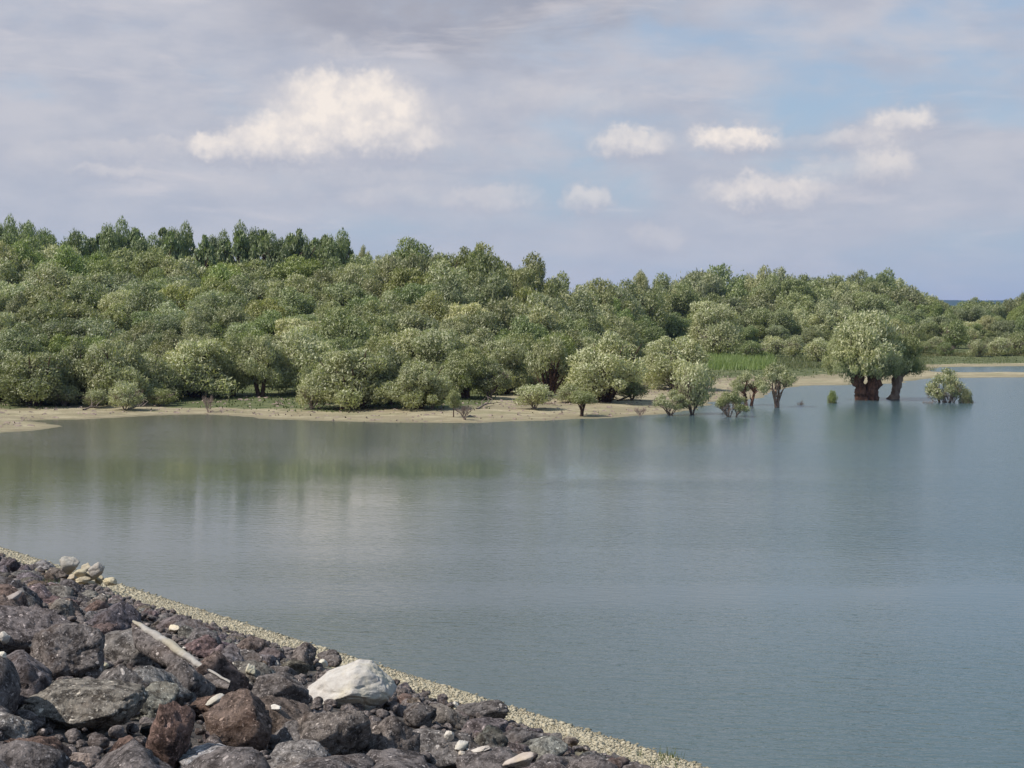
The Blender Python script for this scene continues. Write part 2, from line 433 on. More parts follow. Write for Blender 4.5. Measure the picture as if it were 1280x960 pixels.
# wind: a ruffled zone off the far beach and a broad one over the open east water
yy = t.m('ADD', py_, t.m('MULTIPLY', t.m('SUBTRACT', patch, 0.5), 26))
farz = t.ss(t.m('ADD', py_, t.m('MULTIPLY', t.m('SUBTRACT', patch, 0.5), 12)), 80, 118)
eastz = t.m('MULTIPLY', t.ss(t.m('ADD', px_, t.m('MULTIPLY', t.m('SUBTRACT', patch, .5), 26)), -8, 26), t.m('MULTIPLY', t.ss(yy, 44, 62), 1.0))
wind = t.m('ADD', t.m('MULTIPLY', t.m('MULTIPLY', t.ss(patch, 0.40, 0.70), t.ss(px_, -12, 24)), 0.25), t.m('MAXIMUM', t.m('MULTIPLY', farz, 0.8), t.m('MULTIPLY', eastz, 1.0)), clamp=True)
hgt = t.m('ADD', t.m('MULTIPLY', w1, 0.060), t.m('ADD', t.m('MULTIPLY', w2, 0.026), t.m('MULTIPLY', w3, 0.05)))
b = t.node('ShaderNodeBump'); b.inputs['Distance'].default_value = 1.0
t.put(b.inputs['Strength'], t.m('ADD', t.m('MULTIPLY', t.m('ADD', 0.22, t.m('MULTIPLY', t.ss(patch, .40, .60), 0.32)), t.m('SUBTRACT', 1.0, t.m('MULTIPLY', t.ss(py_, 36, 60), 0.84))), t.m('MULTIPLY', wind, 0.5)))
t.put(b.inputs['Height'], hgt); t.l.new(b.outputs[0], bs.inputs['Normal'])
t.put(bs.inputs['Base Color'], t.mix(t.ss(px_, -30, 25), (0.084, 0.088, 0.066), (0.056, 0.094, 0.110)))
t.put(bs.inputs['Roughness'], t.m('ADD', 0.03, t.m('MULTIPLY', wind, 0.13)))
bs.inputs['IOR'].default_value = 1.333
bs.inputs['Specular IOR Level'].default_value = 0.5
wme = mesh_np('water', [(-3000, -300, 0), (3200, -300, 0), (3200, 480, 0), (-3000, 480, 0)], [(0, 1, 2, 3)], wm)
tag(link('water', wme), kind='structure')

# ------------------------------------------------------------------ hills far away
hm, t, bs, out = new_mat('hill_forest')
hn = t.noise(geo_pos(t), 0.004, 5, 0.6)
t.put(bs.inputs['Base Color'], t.mix(t.ss(hn, 0.35, 0.65), (0.016, 0.030, 0.014), (0.034, 0.055, 0.022))); bs.inputs['Roughness'].default_value = 1
hx = np.linspace(-7600, 7600, 260); hy = np.linspace(5200, 7600, 26)
HX, HY = np.meshgrid(hx, hy)
prof = np.sin((HY - 5200) / 2400 * math.pi) ** 0.7
HZ = -1 + prof * (60 + 7 * np.sin(HX / 900) + 4 * np.sin(HX / 260 + 1) + 1.6 * np.sin(HX / 60) + 1.0 * np.sin(HX / 23 + HY / 40))
hi = np.arange(260 * 26).reshape(26, 260)
hq = np.stack([hi[:-1, :-1], hi[:-1, 1:], hi[1:, 1:], hi[1:, :-1]], -1).reshape(-1, 4)
tag(link('hills', mesh_np('hills', np.stack([HX.ravel(), HY.ravel(), HZ.ravel()], -1), hq, hm, True)), kind='structure')

# ------------------------------------------------------------------ haze
zm = bpy.data.materials.new('haze'); zm.use_nodes = True
t = NT(zm.node_tree); t.n.clear()
pv = t.node('ShaderNodeVolumePrincipled'); pv.inputs['Color'].default_value = (0.30, 0.48, 0.95, 1)
pv.inputs['Density'].default_value = 6e-5; pv.inputs['Anisotropy'].default_value = 0.1
t.l.new(pv.outputs[0], t.node('ShaderNodeOutputMaterial').inputs['Volume'])
bx = [(x, y, z) for z in (-6, 95) for x, y in ((-8100, -400), (8100, -400), (8100, 8100), (-8100, 8100))]
hz = mesh_np('haze', bx, [(3, 2, 1, 0), (4, 5, 6, 7), (0, 1, 5, 4), (1, 2, 6, 5), (2, 3, 7, 6), (3, 0, 4, 7)], zm)
tag(link('haze', hz), kind='stuff')

# ------------------------------------------------------------------ near embankment
A = at_z(0, 684); B = at_z(885, 960)
LD = Vector((B.x - A.x, B.y - A.y, 0)).normalized()          # along the waterline, towards the camera's side
LN = Vector((-LD.y, LD.x, 0))
if LN.dot(A) < 0: LN = -LN                                    # points from the camera out to the lake
DW = LN.dot(A)
SLOPE = 5.1 / DW
def bank_uv(x, y):
    s = DW - (LN.x * x + LN.y * y); u = LD.x * (x - A.x) + LD.y * (y - A.y)
    return u, s
def bank_z(x, y):
    u, s = bank_uv(x, y)
    s = np.asarray(s, float)
    return np.where(s < DW + 1.5, SLOPE * s, SLOPE * (DW + 1.5))
def bank_xy(u, s):
    q = A + LD * u - LN * s
    return q.x, q.y
def on_bank(px, py, lift=0.0):
    r = ray(px, py)
    # z = SLOPE*(DW - LN.p) + lift
    k = r.z + SLOPE * (LN.x * r.x + LN.y * r.y)
    tt = (SLOPE * DW + lift - CAM_Z) / k
    return Vector((0, 0, CAM_Z)) + r * tt
us = np.arange(-60, 90, 0.5); ss_ = np.concatenate([np.arange(-12, -1, 1.0), np.arange(-1, 24, 0.35), [26, 30, 40]])
UU, SS = np.meshgrid(us, ss_)
EX = A.x + LD.x * UU - LN.x * SS; EY = A.y + LD.y * UU - LN.y * SS
rn = RG.normal(0, 0.03, UU.shape)
EZ = bank_z(EX, EY) + rn * (np.abs(SS) < 30) - 0.04
for (qx, qy, dep, rad) in ((150, 945, .7, .55), (230, 930, .5, .4), (60, 935, .4, .4), (268, 885, .4, .35), (185, 850, .4, .35)):
    pp = on_bank(qx, qy); EZ -= dep * np.exp(-((EX - pp.x) ** 2 + (EY - pp.y) ** 2) / rad ** 2)
em, t, bs, out = new_mat('bank_soil')
pos = geo_pos(t); zc = t.sep(pos)[2]
n_a = t.noise(pos, 5, 5, .65); n_b = t.noise(pos, 0.8, 4, .6); n_c = t.noise(pos, 22, 4, .7)
dark = t.mix(t.ss(n_a, .35, .65), (0.035, 0.030, 0.028), (0.10, 0.088, 0.08))
dark = t.mix(t.m('MULTIPLY', t.ss(n_c, .55, .7), .6), dark, (0.22, 0.20, 0.19))
pal = t.mix(t.ss(n_a, .35, .65), (0.33, 0.28, 0.18), (0.50, 0.44, 0.31))
pal = t.mix(t.m('MULTIPLY', t.ss(n_c, .58, .7), .5), pal, (0.18, 0.14, 0.09))
f = t.ss(t.m('ADD', zc, t.m('MULTIPLY', t.m('SUBTRACT', n_b, .5), .35)), 0.62, 0.82)
c = t.mix(f, pal, dark)
t.put(bs.inputs['Base Color'], c); bs.inputs['Roughness'].default_value = 1
b = t.node('ShaderNodeBump'); b.inputs['Strength'].default_value = 1; b.inputs['Distance'].default_value = .08
t.put(b.inputs['Height'], t.m('ADD', n_a, t.m('MULTIPLY', n_c, .4))); t.l.new(b.outputs[0], bs.inputs['Normal'])
ei = np.arange(UU.size).reshape(UU.shape)
eq = np.stack([ei[:-1, :-1], ei[1:, :-1], ei[1:, 1:], ei[:-1, 1:]], -1).reshape(-1, 4)
tag(link('embankment_ground', mesh_np('embankment_ground', np.stack([EX.ravel(), EY.ravel(), EZ.ravel()], -1), eq, em, True)), kind='structure')

# ------------------------------------------------------------------ foliage meshes (unit: width 1, height 1)
def leaf_cloud(cent, rad, n, L, Wd, seed, shell=0.55, up=0.25, origin=(0, 0, -0.15), flat=0.0):
    """n leaf faces spread through the clumps"""
    rg = np.random.default_rng(seed)
    cent = np.array(cent, float); rad = np.array(rad, float)
    wts = rad ** 2; wts /= wts.sum()
    k = rg.choice(len(cent), n, p=wts)
    d = rg.normal(size=(n, 3)); d /= np.linalg.norm(d, axis=1)[:, None]
    rr = rad[k] * (shell + (1.06 - shell) * rg.random(n) ** 0.6)
    # ragged clump surface
    rr = np.where(rg.random(n) < .05, rr * (1 + .35 * rg.random(n)), rr)
    rr *= 1 + 0.24 * np.sin(d[:, 0] * 9 + k * 1.7) * np.sin(d[:, 1] * 8 + k) * np.sin(d[:, 2] * 9 + k * 2.3)
    p = cent[k] + d * rr[:, None]
    o = np.array(origin)
    ax = p - o; ax /= np.linalg.norm(ax, axis=1)[:, None] + 1e-9
    ax = 0.55 * ax + rg.normal(size=(n, 3)) * 0.55 + np.array([0, 0, up])
    ax /= np.linalg.norm(ax, axis=1)[:, None]
    cn = p - np.array([0, 0, .45]); cn /= np.linalg.norm(cn, axis=1)[:, None] + 1e-9
    q = rg.normal(size=(n, 3)) * .55 + 0.8 * d + .55 * cn; side = np.cross(ax, q); side /= np.linalg.norm(side, axis=1)[:, None] + 1e-9
    ln = L * (0.6 + 0.8 * rg.random(n))[:, None]; wd = Wd * (0.6 + 0.8 * rg.random(n))[:, None]
    v0 = p - ax * ln * .5; v2 = p + ax * ln * .5
    v1 = p + side * wd * .5 - ax * ln * .08; v3 = p - side * wd * .5 - ax * ln * .08
    Vx = np.stack([v0, v1, v2, v3], 1).reshape(-1, 3)
    Fq = np.arange(4 * n).reshape(n, 4)
    clump = rg.random(len(cent))
    var = np.clip(rg.random(n) * 0.65 + clump[k] * 0.35, 0, 1)
    return Vx, Fq, var

def dome_blobs(seed, n=18, r=(.13, .21), lo=-0.05, squash=1.0):
    rg = random.Random(seed); C_, R_ = [], []
    tries = 0
    while len(C_) < n and tries < 4000:
        tries += 1
        th = rg.uniform(0, 2 * math.pi); z = rg.uniform(lo, 1.0); rr = rg.uniform(*r)
        h = math.sqrt(max(0, 1 - max(z, 0) ** 2)) * (0.5 - rr * .95)
        k_ = rg.uniform(.72, 1.16); c = (h * math.cos(th) * k_, h * math.sin(th) * k_, 0.28 + z * (0.70 - rr) * squash * (rg.uniform(.84, 1.06) if z > 0 else .75))
        if all((Vector(c) - Vector(q)).length > 0.62 * rr + .05 for q in C_):
            C_.append(c); R_.append(rr)
    C_.append((0, 0, 0.5)); R_.append(.30)
    C_.append((0.08, -.05, 0.35)); R_.append(.28)
    return C_, R_
def tall_blobs(seed):
    rg = random.Random(seed); C_, R_ = [], []
    for i in range(22):
        z = rg.uniform(0.10, 0.90); env = .47 * math.sqrt(max(0, 1 - ((z - .42) / .60) ** 2)) ** .8
        rr = rg.uniform(.10, .18); th = rg.uniform(0, 6.28)
        h = max(0, env - rr * .7) * rg.uniform(.75, 1.05)
        C_.append((h * math.cos(th), h * math.sin(th), z)); R_.append(rr)
    C_ += [(0, 0, .35), (0, 0, .6)]; R_ += [.28, .24]
    return C_, R_
def poplar_blobs(seed):
    rg = random.Random(seed); C_, R_ = [], []
    for i in range(30):
        z = (i + .5) / 30; env = 0.46 * (1 - z ** 1.6) + .03
        for j in range(2):
            th = rg.uniform(0, 6.28); rr = rg.uniform(.05, .10) * (1.3 - z * .8)
            h = env * rg.uniform(.3, 1.0)
            C_.append((h * math.cos(th), h * math.sin(th), z * .95 + .02)); R_.append(rr)
    return C_, R_
LEAF = {}
def crown_mesh(kind, i):
    key = (kind, i)
    if key in LEAF: return LEAF[key]
    s = hash(kind) % 7 if False else {'willow': 100, 'tall': 200, 'poplar': 300, 'bush': 400, 'hero': 500, 'loose': 600}[kind] + i
    if kind == 'willow':
        c, r = dome_blobs(s, 24 + i % 4, (.075, .19), lo=-.32); a = leaf_cloud(c, r, 17000, .048, .0155, s)
    elif kind == 'loose':
        c, r = dome_blobs(s, 15, (.10, .16)); c, r = c[:-2], r[:-2]; a = leaf_cloud(c, r, 4200, .060, .020, s, .3, .35)
    elif kind == 'tall':
        c, r = tall_blobs(s); a = leaf_cloud(c, r, 14000, .045, .018, s)
    elif kind == 'poplar':
        c, r = poplar_blobs(s); a = leaf_cloud(c, r, 6000, .055, .026, s, .2, .7)
    elif kind == 'bush':
        c, r = dome_blobs(s, 12, (.15, .24), lo=-.3); a = leaf_cloud(c, r, 4600, .075, .023, s, .45, .4)
    elif kind == 'hero':
        c, r = dome_blobs(s, 36, (.08, .17), lo=-.12); a = leaf_cloud(c, r, 15000, .046, .014, s, .35, .5)
    m_ = mesh_np('crown_' + kind, a[0], a[1], M_LEAF, False, a[2])
    LEAF[key] = m_
    return m_

WOOD = {}
def wood_mesh(kind, i):
    key = (kind, i)
    if key in WOOD: return WOOD[key]
    rg = random.Random(900 + i * 7 + len(kind)); mb = MB()
    def limb(p0, p1, r0, r1, bend=.06, seg=6, sides=5, knob=0):
        p0 = Vector(p0); p1 = Vector(p1)
        j = [Vector((rg.uniform(-bend, bend), rg.uniform(-bend, bend), rg.uniform(-bend, bend) * .4)) for _ in range(3)]
        pts = []; rad = []
        for k in range(seg + 1):
            u = k / seg
            q = p0.lerp(p1, u) + j[0] * math.sin(u * math.pi) + j[1] * math.sin(u * 2 * math.pi) * .4 + Vector((0, 0, .06 * math.sin(u * math.pi) * (p1 - p0).length))
            pts.append(q); rad.append(r0 * (1 - u) ** .8 + r1)
        mb.tube(pts, rad, sides, knob)
        return pts
    if kind == 'fan':          # many stems fanning from a low stool, dense brown twigs
        for k in range(16):
            th = rg.uniform(0, 6.28); e = rg.uniform(.10, .40)
            pts = limb((.03 * math.cos(th), .03 * math.sin(th), -.02), (e * math.cos(th), e * math.sin(th), rg.uniform(.45, .85)), rg.uniform(.014, .03), .004, .04, 6, 5)
            for m_ in range(7):
                q = pts[rg.randint(1, 4)]; t2 = rg.uniform(0, 6.28)
                limb(q, q + Vector((math.cos(t2) * .16, math.sin(t2) * .16, rg.uniform(-.10, .14))), .006, .0018, .02, 4, 3)
        for k in range(26):
            th = rg.uniform(0, 6.28); e = rg.uniform(.12, .30)
            limb((.05 * math.cos(th), .05 * math.sin(th), .02), (e * math.cos(th), e * math.sin(th), rg.uniform(.05, .35)), .007, .002, .05, 4, 3)
    elif kind == 'single':
        limb((0, 0, -.03), (rg.uniform(-.04, .04), rg.uniform(-.04, .04), .75), .035, .006, .03, 8, 7, .15)
        for k in range(11):
            th = rg.uniform(0, 6.28); z = rg.uniform(.15, .5); e = rg.uniform(.15, .33)
            limb((0, 0, z), (e * math.cos(th), e * math.sin(th), z + rg.uniform(.15, .35)), .014, .003, .03, 5, 4)
    elif kind == 'forked':
        for sgn in (-1, 1):
            limb((.03 * sgn, 0, -.03), (.16 * sgn, rg.uniform(-.08, .08), .62), .04, .008, .04, 8, 7, .2)
            for k in range(8):
                th = rg.uniform(0, 6.28); z = rg.uniform(.2, .5); e = rg.uniform(.12, .25)
                limb((.12 * sgn * z / .5, 0, z), (.12 * sgn + e * math.cos(th), e * math.sin(th), z + rg.uniform(.15, .35)), .014, .003, .03, 5, 4)
    elif kind == 'twigs':
        def grow(p, d, l, r, lv):
            q = p + d * l
            limb(p, q, r, r * .5, l * .08, 3, 3)
            if lv == 0: return
            for k in range(rg.randint(3, 4)):
                nd = (d + Vector((rg.uniform(-.7, .7), rg.uniform(-.7, .7), rg.uniform(-.15, .5)))).normalized()
                grow(p + d * l * rg.uniform(.45, 1), nd, l * rg.uniform(.55, .75), r * .55, lv - 1)
        for k in range(7):
            th = rg.uniform(0, 6.28); grow(Vector((0, 0, -.03)), Vector((math.cos(th) * .55, math.sin(th) * .55, 1)).normalized(), .38, .014, 3)
    m_ = mb.mesh('wood_' + kind, {'fan': M_BARK, 'single': M_BARK, 'forked': M_BARK, 'twigs': M_DEAD}[kind])
    WOOD[key] = m_
    return m_

SILVER = (0.240, 0.255, 0.205); GREY = (0.188, 0.203, 0.154); OLIVE = (0.148, 0.165, 0.102); GREEN = (0.118, 0.145, 0.078)
BRIGHT = (0.135, 0.168, 0.070); DARK = (0.045, 0.080, 0.026); YELL = (0.155, 0.170, 0.078); POP = (0.105, 0.135, 0.082); DULL = (0.125, 0.140, 0.096)

def make_tree(name, base, top_z, width, crown, wood, color, label, cat, group=None, cb=0.12, rz=None, woodmat=None, seed=0, lean=0.0):
    root = bpy.data.objects.new(name, None); COL.objects.link(root)
    root.empty_display_size = 1
    root.location = base
    root.rotation_euler = (0, lean, RG.uniform(0, 6.28) if rz is None else rz)
    H = max(top_z - base[2], 0.5)
    tag(root, label, cat, group)
    tr = link('trunk' if cat == 'tree' else 'stem', wood, root, scale=(width, width, H))
    if woodmat:
        tr.material_slots[0].link = 'OBJECT'; tr.material_slots[0].material = woodmat
    if crown:
        link('crown' if cat == 'tree' else 'foliage', crown, root, loc=(0, 0, H * cb), scale=(width, width * RG.uniform(.9, 1.1), H * (1 - cb)), color=color)
    return root

def tree_px(name, cx, top, wpx, basey, crown, wood, color, label, cat='tree', group=None, cb=.12, basex=None, **kw):
    p = on_land(cx if basex is None else basex, basey)
    tp = at_y(cx, top, p.y)
    wid = wpx / F * p.y * 1.18
    z0 = gh(p.x, p.y)
    return make_tree(name, (p.x, p.y, z0), tp.z, wid, crown, wood, color, label, cat, group, cb, **kw)

# ------------------------------------------------------------------ shore trees, one by one
cm, wd_ = crown_mesh, wood_mesh
G1 = 'willows along the far beach'
shore_trees = [
 ('willow_tree', 2, 432, 84, 502, cm('willow',0), wd_('fan',0), GREY, 'grey-green willow cut by the picture edge behind the sandy spit'),
 ('willow_tree', 45, 430, 88, 507, cm('willow',1), wd_('fan',1), DULL, 'dull olive willow with brown stem tangle just behind the sandy spit'),
 ('willow_tree', 92, 424, 66, 503, cm('willow',2), wd_('fan',2), DULL, 'dark willow between the stem tangle willow and the bushy grey one'),
 ('willow_tree', 142, 416, 78, 505, cm('willow',3), wd_('fan',0), GREY, 'bushy grey willow rising behind the small silver beach bush'),
 ('willow_tree', 188, 438, 62, 502, cm('willow',0), wd_('fan',1), GREY, 'low grey willow touching the broad silver one over the grass'),
 ('willow_tree', 245, 413, 94, 497, cm('willow',1), wd_('fan',2), SILVER, 'broad silver willow with dark hollow under it on the green grass'),
 ('willow_tree', 291, 418, 56, 495, cm('willow',2), wd_('forked',0), OLIVE, 'olive willow with thick dark trunk beside the broad silver one'),
 ('willow_tree', 326, 410, 56, 496, cm('willow',3), wd_('forked',1), GREY, 'upright grey willow with pale brown split trunk on the grass'),
 ('willow_tree', 374, 404, 84, 491, cm('willow',0), wd_('single',0), SILVER, 'pale silver willow with yellow flecks over a thin pale trunk'),
 ('willow_tree', 440, 424, 98, 511, cm('willow',1), wd_('fan',0), GREY, 'widest willow on the beach, grey-green with reddish stem skirt'),
 ('willow_tree', 488, 432, 60, 506, cm('willow',2), wd_('single',1), DULL, 'darker willow squeezed behind the widest beach willow'),
 ('willow_tree', 523, 446, 72, 511, cm('willow',3), wd_('fan',1), GREY, 'dusty twiggy willow with red-brown stems beside the widest one'),
 ('willow_tree', 582, 430, 66, 498, cm('willow',0), wd_('forked',0), OLIVE, 'round willow with black shade beneath it behind the dead shrub'),
 ('willow_tree', 632, 415, 64, 492, cm('willow',1), wd_('fan',2), GREY, 'grey dome willow standing behind the low silver beach bush'),
 ('willow_tree', 612, 446, 48, 499, cm('loose',0), wd_('twigs',0), DULL, 'thin brownish willow with bare crooked limbs near the dead shrub'),
 ('willow_tree', 686, 416, 62, 496, cm('loose',1), wd_('fan',0), GREY, 'airy grey willow with brown twigs next to the silver dome'),
 ('willow_tree', 757, 414, 98, 503, cm('willow',2), wd_('fan',1), SILVER, 'large silver dome willow on a dark fan of brown stems'),
 ('willow_tree', 844, 413, 80, 487, cm('willow',3), wd_('fan',2), SILVER, 'pale willow beside the green meadow with bare reddish stems'),
]
for i, (nm, cx, tp, wp, by, cr, wo, colr, lab) in enumerate(shore_trees):
    tree_px(nm, cx, tp, wp, by, cr, wo, colr, lab, 'tree', G1, cb=(.02 if i != 7 else .12), rz=i * 1.3)
G2 = 'low bushes along the far beach'
bushes = [
 ('bush', 156, 474, 40, 513, cm('bush',0), wd_('twigs',0), SILVER, 'small silver bush at the sand edge under the bushy grey willow'),
 ('bush', 80, 480, 40, 508, cm('bush',1), wd_('twigs',1), DULL, 'brownish low bush in the stem tangle near the spit'),
 ('bush', 120, 484, 30, 510, cm('bush',2), wd_('twigs',0), GREY, 'low grey bush just spit side of the small silver bush'),
 ('bush', 200, 484, 34, 508, cm('bush',0), wd_('twigs',1), OLIVE, 'olive bush at the start of the green grass bank'),
 ('bush', 390, 464, 44, 512, cm('bush',1), wd_('twigs',0), SILVER, 'silver-grey bush hugging the widest willow on its spit side'),
 ('bush', 668, 476, 44, 512, cm('bush',2), wd_('twigs',1), SILVER, 'low silver bush with bare twigs alone on the beach'),
 ('bush', 790, 467, 38, 500, cm('bush',0), wd_('twigs',0), OLIVE, 'olive bush leaning out from under the silver dome willow'),
 ('bush', 712, 478, 36, 504, cm('bush',1), wd_('twigs',1), GREY, 'grey bush at the foot of the silver dome willow'),
 ('bush', 866, 444, 48, 518, cm('bush',2), wd_('twigs',0), SILVER, 'tall silver bush at the sand point with its foot in water'),
 ('bush', 838, 486, 42, 519, cm('loose',0), wd_('twigs',1), GREY, 'bare twiggy bush leaning on the tall silver point bush'),
 ('bush', 540, 478, 32, 512, cm('bush',0), wd_('twigs',1), YELL, 'yellowish low bush under the dusty twiggy willow'),
]
for i, (nm, cx, tp, wp, by, cr, wo, colr, lab) in enumerate(bushes):
    tree_px(nm, cx, tp, wp, by, cr, wo, colr, lab, 'bush', G2, cb=.10, rz=i * 2.1)
small = [
 ('young_tree', 567, 485, 20, 522, cm('bush',1), wd_('single',0), OLIVE, 'tiny green sapling with thick stem beside the dead grey shrub', .30),
 ('young_tree', 727, 486, 38, 521, cm('bush',2), wd_('forked',0), OLIVE, 'small flat-topped tree on forked trunk at the beach edge', .42),
 ('young_tree', 384, 455, 20, 506, cm('bush',0), wd_('single',1), OLIVE, 'thin sapling with white trunk near the silver-grey bush', .4),
 ('young_tree', 937, 462, 48, 507, cm('loose',0), wd_('forked',1), GREY, 'small grey tree on red-brown trunk in shallows by the point', .30),
 ('young_tree', 972, 451, 54, 509, cm('loose',1), wd_('forked',0), GREY, 'small tree with bare pinkish limbs standing alone in the shallows', .25),
 ('bush', 1183, 458, 54, 503, cm('loose',0), wd_('twigs',0), GREY, 'grey bush fanning out of the water beside the big pollard', .18),
 ('bush', 915, 486, 44, 521, cm('loose',1), wd_('twigs',1), OLIVE, 'sparse drowned bush in water before the point', .2),
 ('bush', 1208, 484, 20, 504, cm('bush',0), wd_('twigs',1), DULL, 'tiny dark bush in the water just past the fanning bush', .3),
 ('bush', 1040, 486, 14, 504, cm('bush',1), wd_('twigs',0), BRIGHT, 'tiny green sprout in the water before the big pollard', .2),
]
for i, (nm, cx, tp, wp, by, cr, wo, colr, lab, cb) in enumerate(small):
    p = at_z(cx, by, 0) if cx > 890 else on_land(cx, by)
    z0 = min(gh(p.x, p.y), 0.0) if cx > 890 else gh(p.x, p.y)
    tp3 = at_y(cx, tp, p.y)
    make_tree(nm, (p.x, p.y, max(z0, -1.2)), tp3.z, wp / F * p.y * 1.05, cr, wo, colr, lab, 'tree' if nm != 'bush' else 'bush', None, cb, rz=i,
              woodmat=(M_RED if i == 3 else M_PALEBARK if i in (2, 4) else None))
def bare(cx, tp, wp, by, lab, i, water=False, mat=None):
    p = at_z(cx, by, 0) if water else on_land(cx, by)
    z0 = max(gh(p.x, p.y), -0.8)
    o = link('dead_shrub', wd_('twigs', i), None, (p.x, p.y, z0), (wp / F * p.y * 1.15,) * 2 + ((at_y(cx, tp, p.y).z - z0) * .95,), rz=i * 2.0 + cx)
    tag(o, lab, 'dead shrub')
bare(581, 496, 26, 525, 'leafless grey shrub standing on the beach beside the tiny sapling', 1)
bare(260, 482, 18, 516, 'leafless grey shrub on the grass before the broad silver willow', 0)
bare(905, 488, 14, 515, 'small leafless shrub in shallow water by the tall point bush', 1, True)
bare(1000, 492, 12, 506, 'faint leafless twigs in the water past the bare-limbed tree', 0, True)
bare(1160, 492, 14, 504, 'leafless twigs in the water between pollards and fanning bush', 1, True)
bare(800, 503, 22, 520, 'leafless shrub at the waterline under the silver dome willow', 0)

for i, (cx, tp, wp, by, colr, lab) in enumerate([
 (20, 462, 60, 498, DULL, 'shaded low bush behind the edge-cut willow'), (118, 458, 56, 499, DULL, 'shaded undergrowth bush behind the dark spit-side willow'),
 (165, 462, 44, 498, GREY, 'grey bush filling the gap behind the bushy grey willow'), (216, 455, 50, 493, OLIVE, 'olive bush filling the gap beside the broad silver willow'),
 (410, 452, 54, 497, OLIVE, 'olive undergrowth bush behind the silver-grey bush'), (480, 455, 58, 500, DULL, 'dark undergrowth bush behind the widest beach willow'),
 (553, 462, 44, 499, GREY, 'grey bush between the dusty willow and the round olive one'), (608, 460, 46, 493, OLIVE, 'olive bush behind the thin brownish willow'),
 (655, 458, 50, 491, GREY, 'grey bush behind the low silver beach bush'), (715, 462, 44, 492, OLIVE, 'olive bush behind the grass at the silver dome'), (805, 450, 50, 482, GREY, 'grey bush between the silver dome and the pale meadow-side willow'),
 (345, 452, 46, 484, DULL, 'dark bush far back on the grass behind the split-trunk willow'), (270, 455, 44, 484, DULL, 'dark bush far back beside the thick-trunked willow')]):
    tree_px('bush', cx, tp, wp, by, cm('bush', i % 3), wd_('twigs', i % 2), colr, lab, 'bush', G2, cb=.0, rz=i * 1.7)

# ------------------------------------------------------------------ the two big pollard willows standing in the water
def pollard(name, legs, lobes, label, mat, col):
    bx_, by_ = legs[0][0]
    p = at_z(bx_, by_, 0); Y = p.y
    root = bpy.data.objects.new(name, None); COL.objects.link(root); root.location = (p.x, Y, 0)
    tag(root, label, 'tree')
    for (b0, b1, r0, r1) in legs:
        mb = MB(); a = at_y(b0[0], b0[1] + 14, Y) - root.location; z = at_y(b1[0], b1[1], Y) - root.location
        a.y = random.uniform(-.2, .2); z.y = random.uniform(-.5, .5)
        pts, rad = [], []
        for k in range(30):
            u = k / 29
            q = a.lerp(z, u) + Vector((math.sin(u * 5 + b0[0]) * .12, math.cos(u * 4 + b0[0]) * .12, 0)); pts.append(q)
            rad.append((r0 * (1 - u) + r1 * u) * (1 + .18 * math.sin(u * 9 + b0[0])) / F * Y)
        mb.tube(pts, rad, 26, .5, b0[0])
        link('trunk', mb.mesh('trunk', mat), root)
        mb = MB()
        for k in range(13):
            th = random.uniform(0, 6.28); q0 = pts[-1] + Vector((0, 0, -.3 - random.random() * .5)); e = random.uniform(.8, 2.4)
            q1 = q0 + Vector((math.cos(th) * e, math.sin(th) * e, random.uniform(1.2, 3.4)))
            mid = q0.lerp(q1, .5) + Vector((math.cos(th) * .3, math.sin(th) * .3, -.1))
            mb.tube([q0, q0.lerp(mid, .5), mid, mid.lerp(q1, .5), q1], [.17, .13, .10, .06, .02], 6, .2, k)
        link('limb', mb.mesh('limb', M_BARK), root)
    for (cx, top, bot, wp, dy, me, cl, rz) in lobes:
        c0 = at_y(cx, bot, Y) - root.location; c1 = at_y(cx, top, Y) - root.location
        wdt = wp / F * Y
        link('crown', me, root, (c0.x, dy, c0.z), (wdt, wdt * .95, c1.z - c0.z), rz, cl)
pollard('willow_tree', [((1080, 500), (1069, 461), 9.5, 6.8), ((1089, 501), (1096, 462), 9.0, 6.8)],
        [(1084, 381, 479, 104, 0, cm('hero', 0), (0.235, 0.252, 0.205), .4), (1046, 416, 472, 40, -.4, cm('hero', 1), (0.21, 0.235, 0.175), 2.0), (1068, 402, 482, 66, -.6, cm('hero', 0), (0.235, 0.26, 0.195), 3.3), (1106, 410, 480, 58, .5, cm('hero', 1), (0.20, 0.225, 0.16), 5.1)],
        'huge silver pollard willow on two gnarled red-brown trunks in the water', M_RED, SILVER)
pollard('willow_tree', [((1112, 499), (1126, 466), 7, 5.5)],
        [(1130, 412, 476, 62, .4, cm('hero', 1), (0.135, 0.155, 0.085), 4.0)],
        'smaller duller pollard willow leaning out behind the huge silver one', M_PALEBARK, OLIVE)

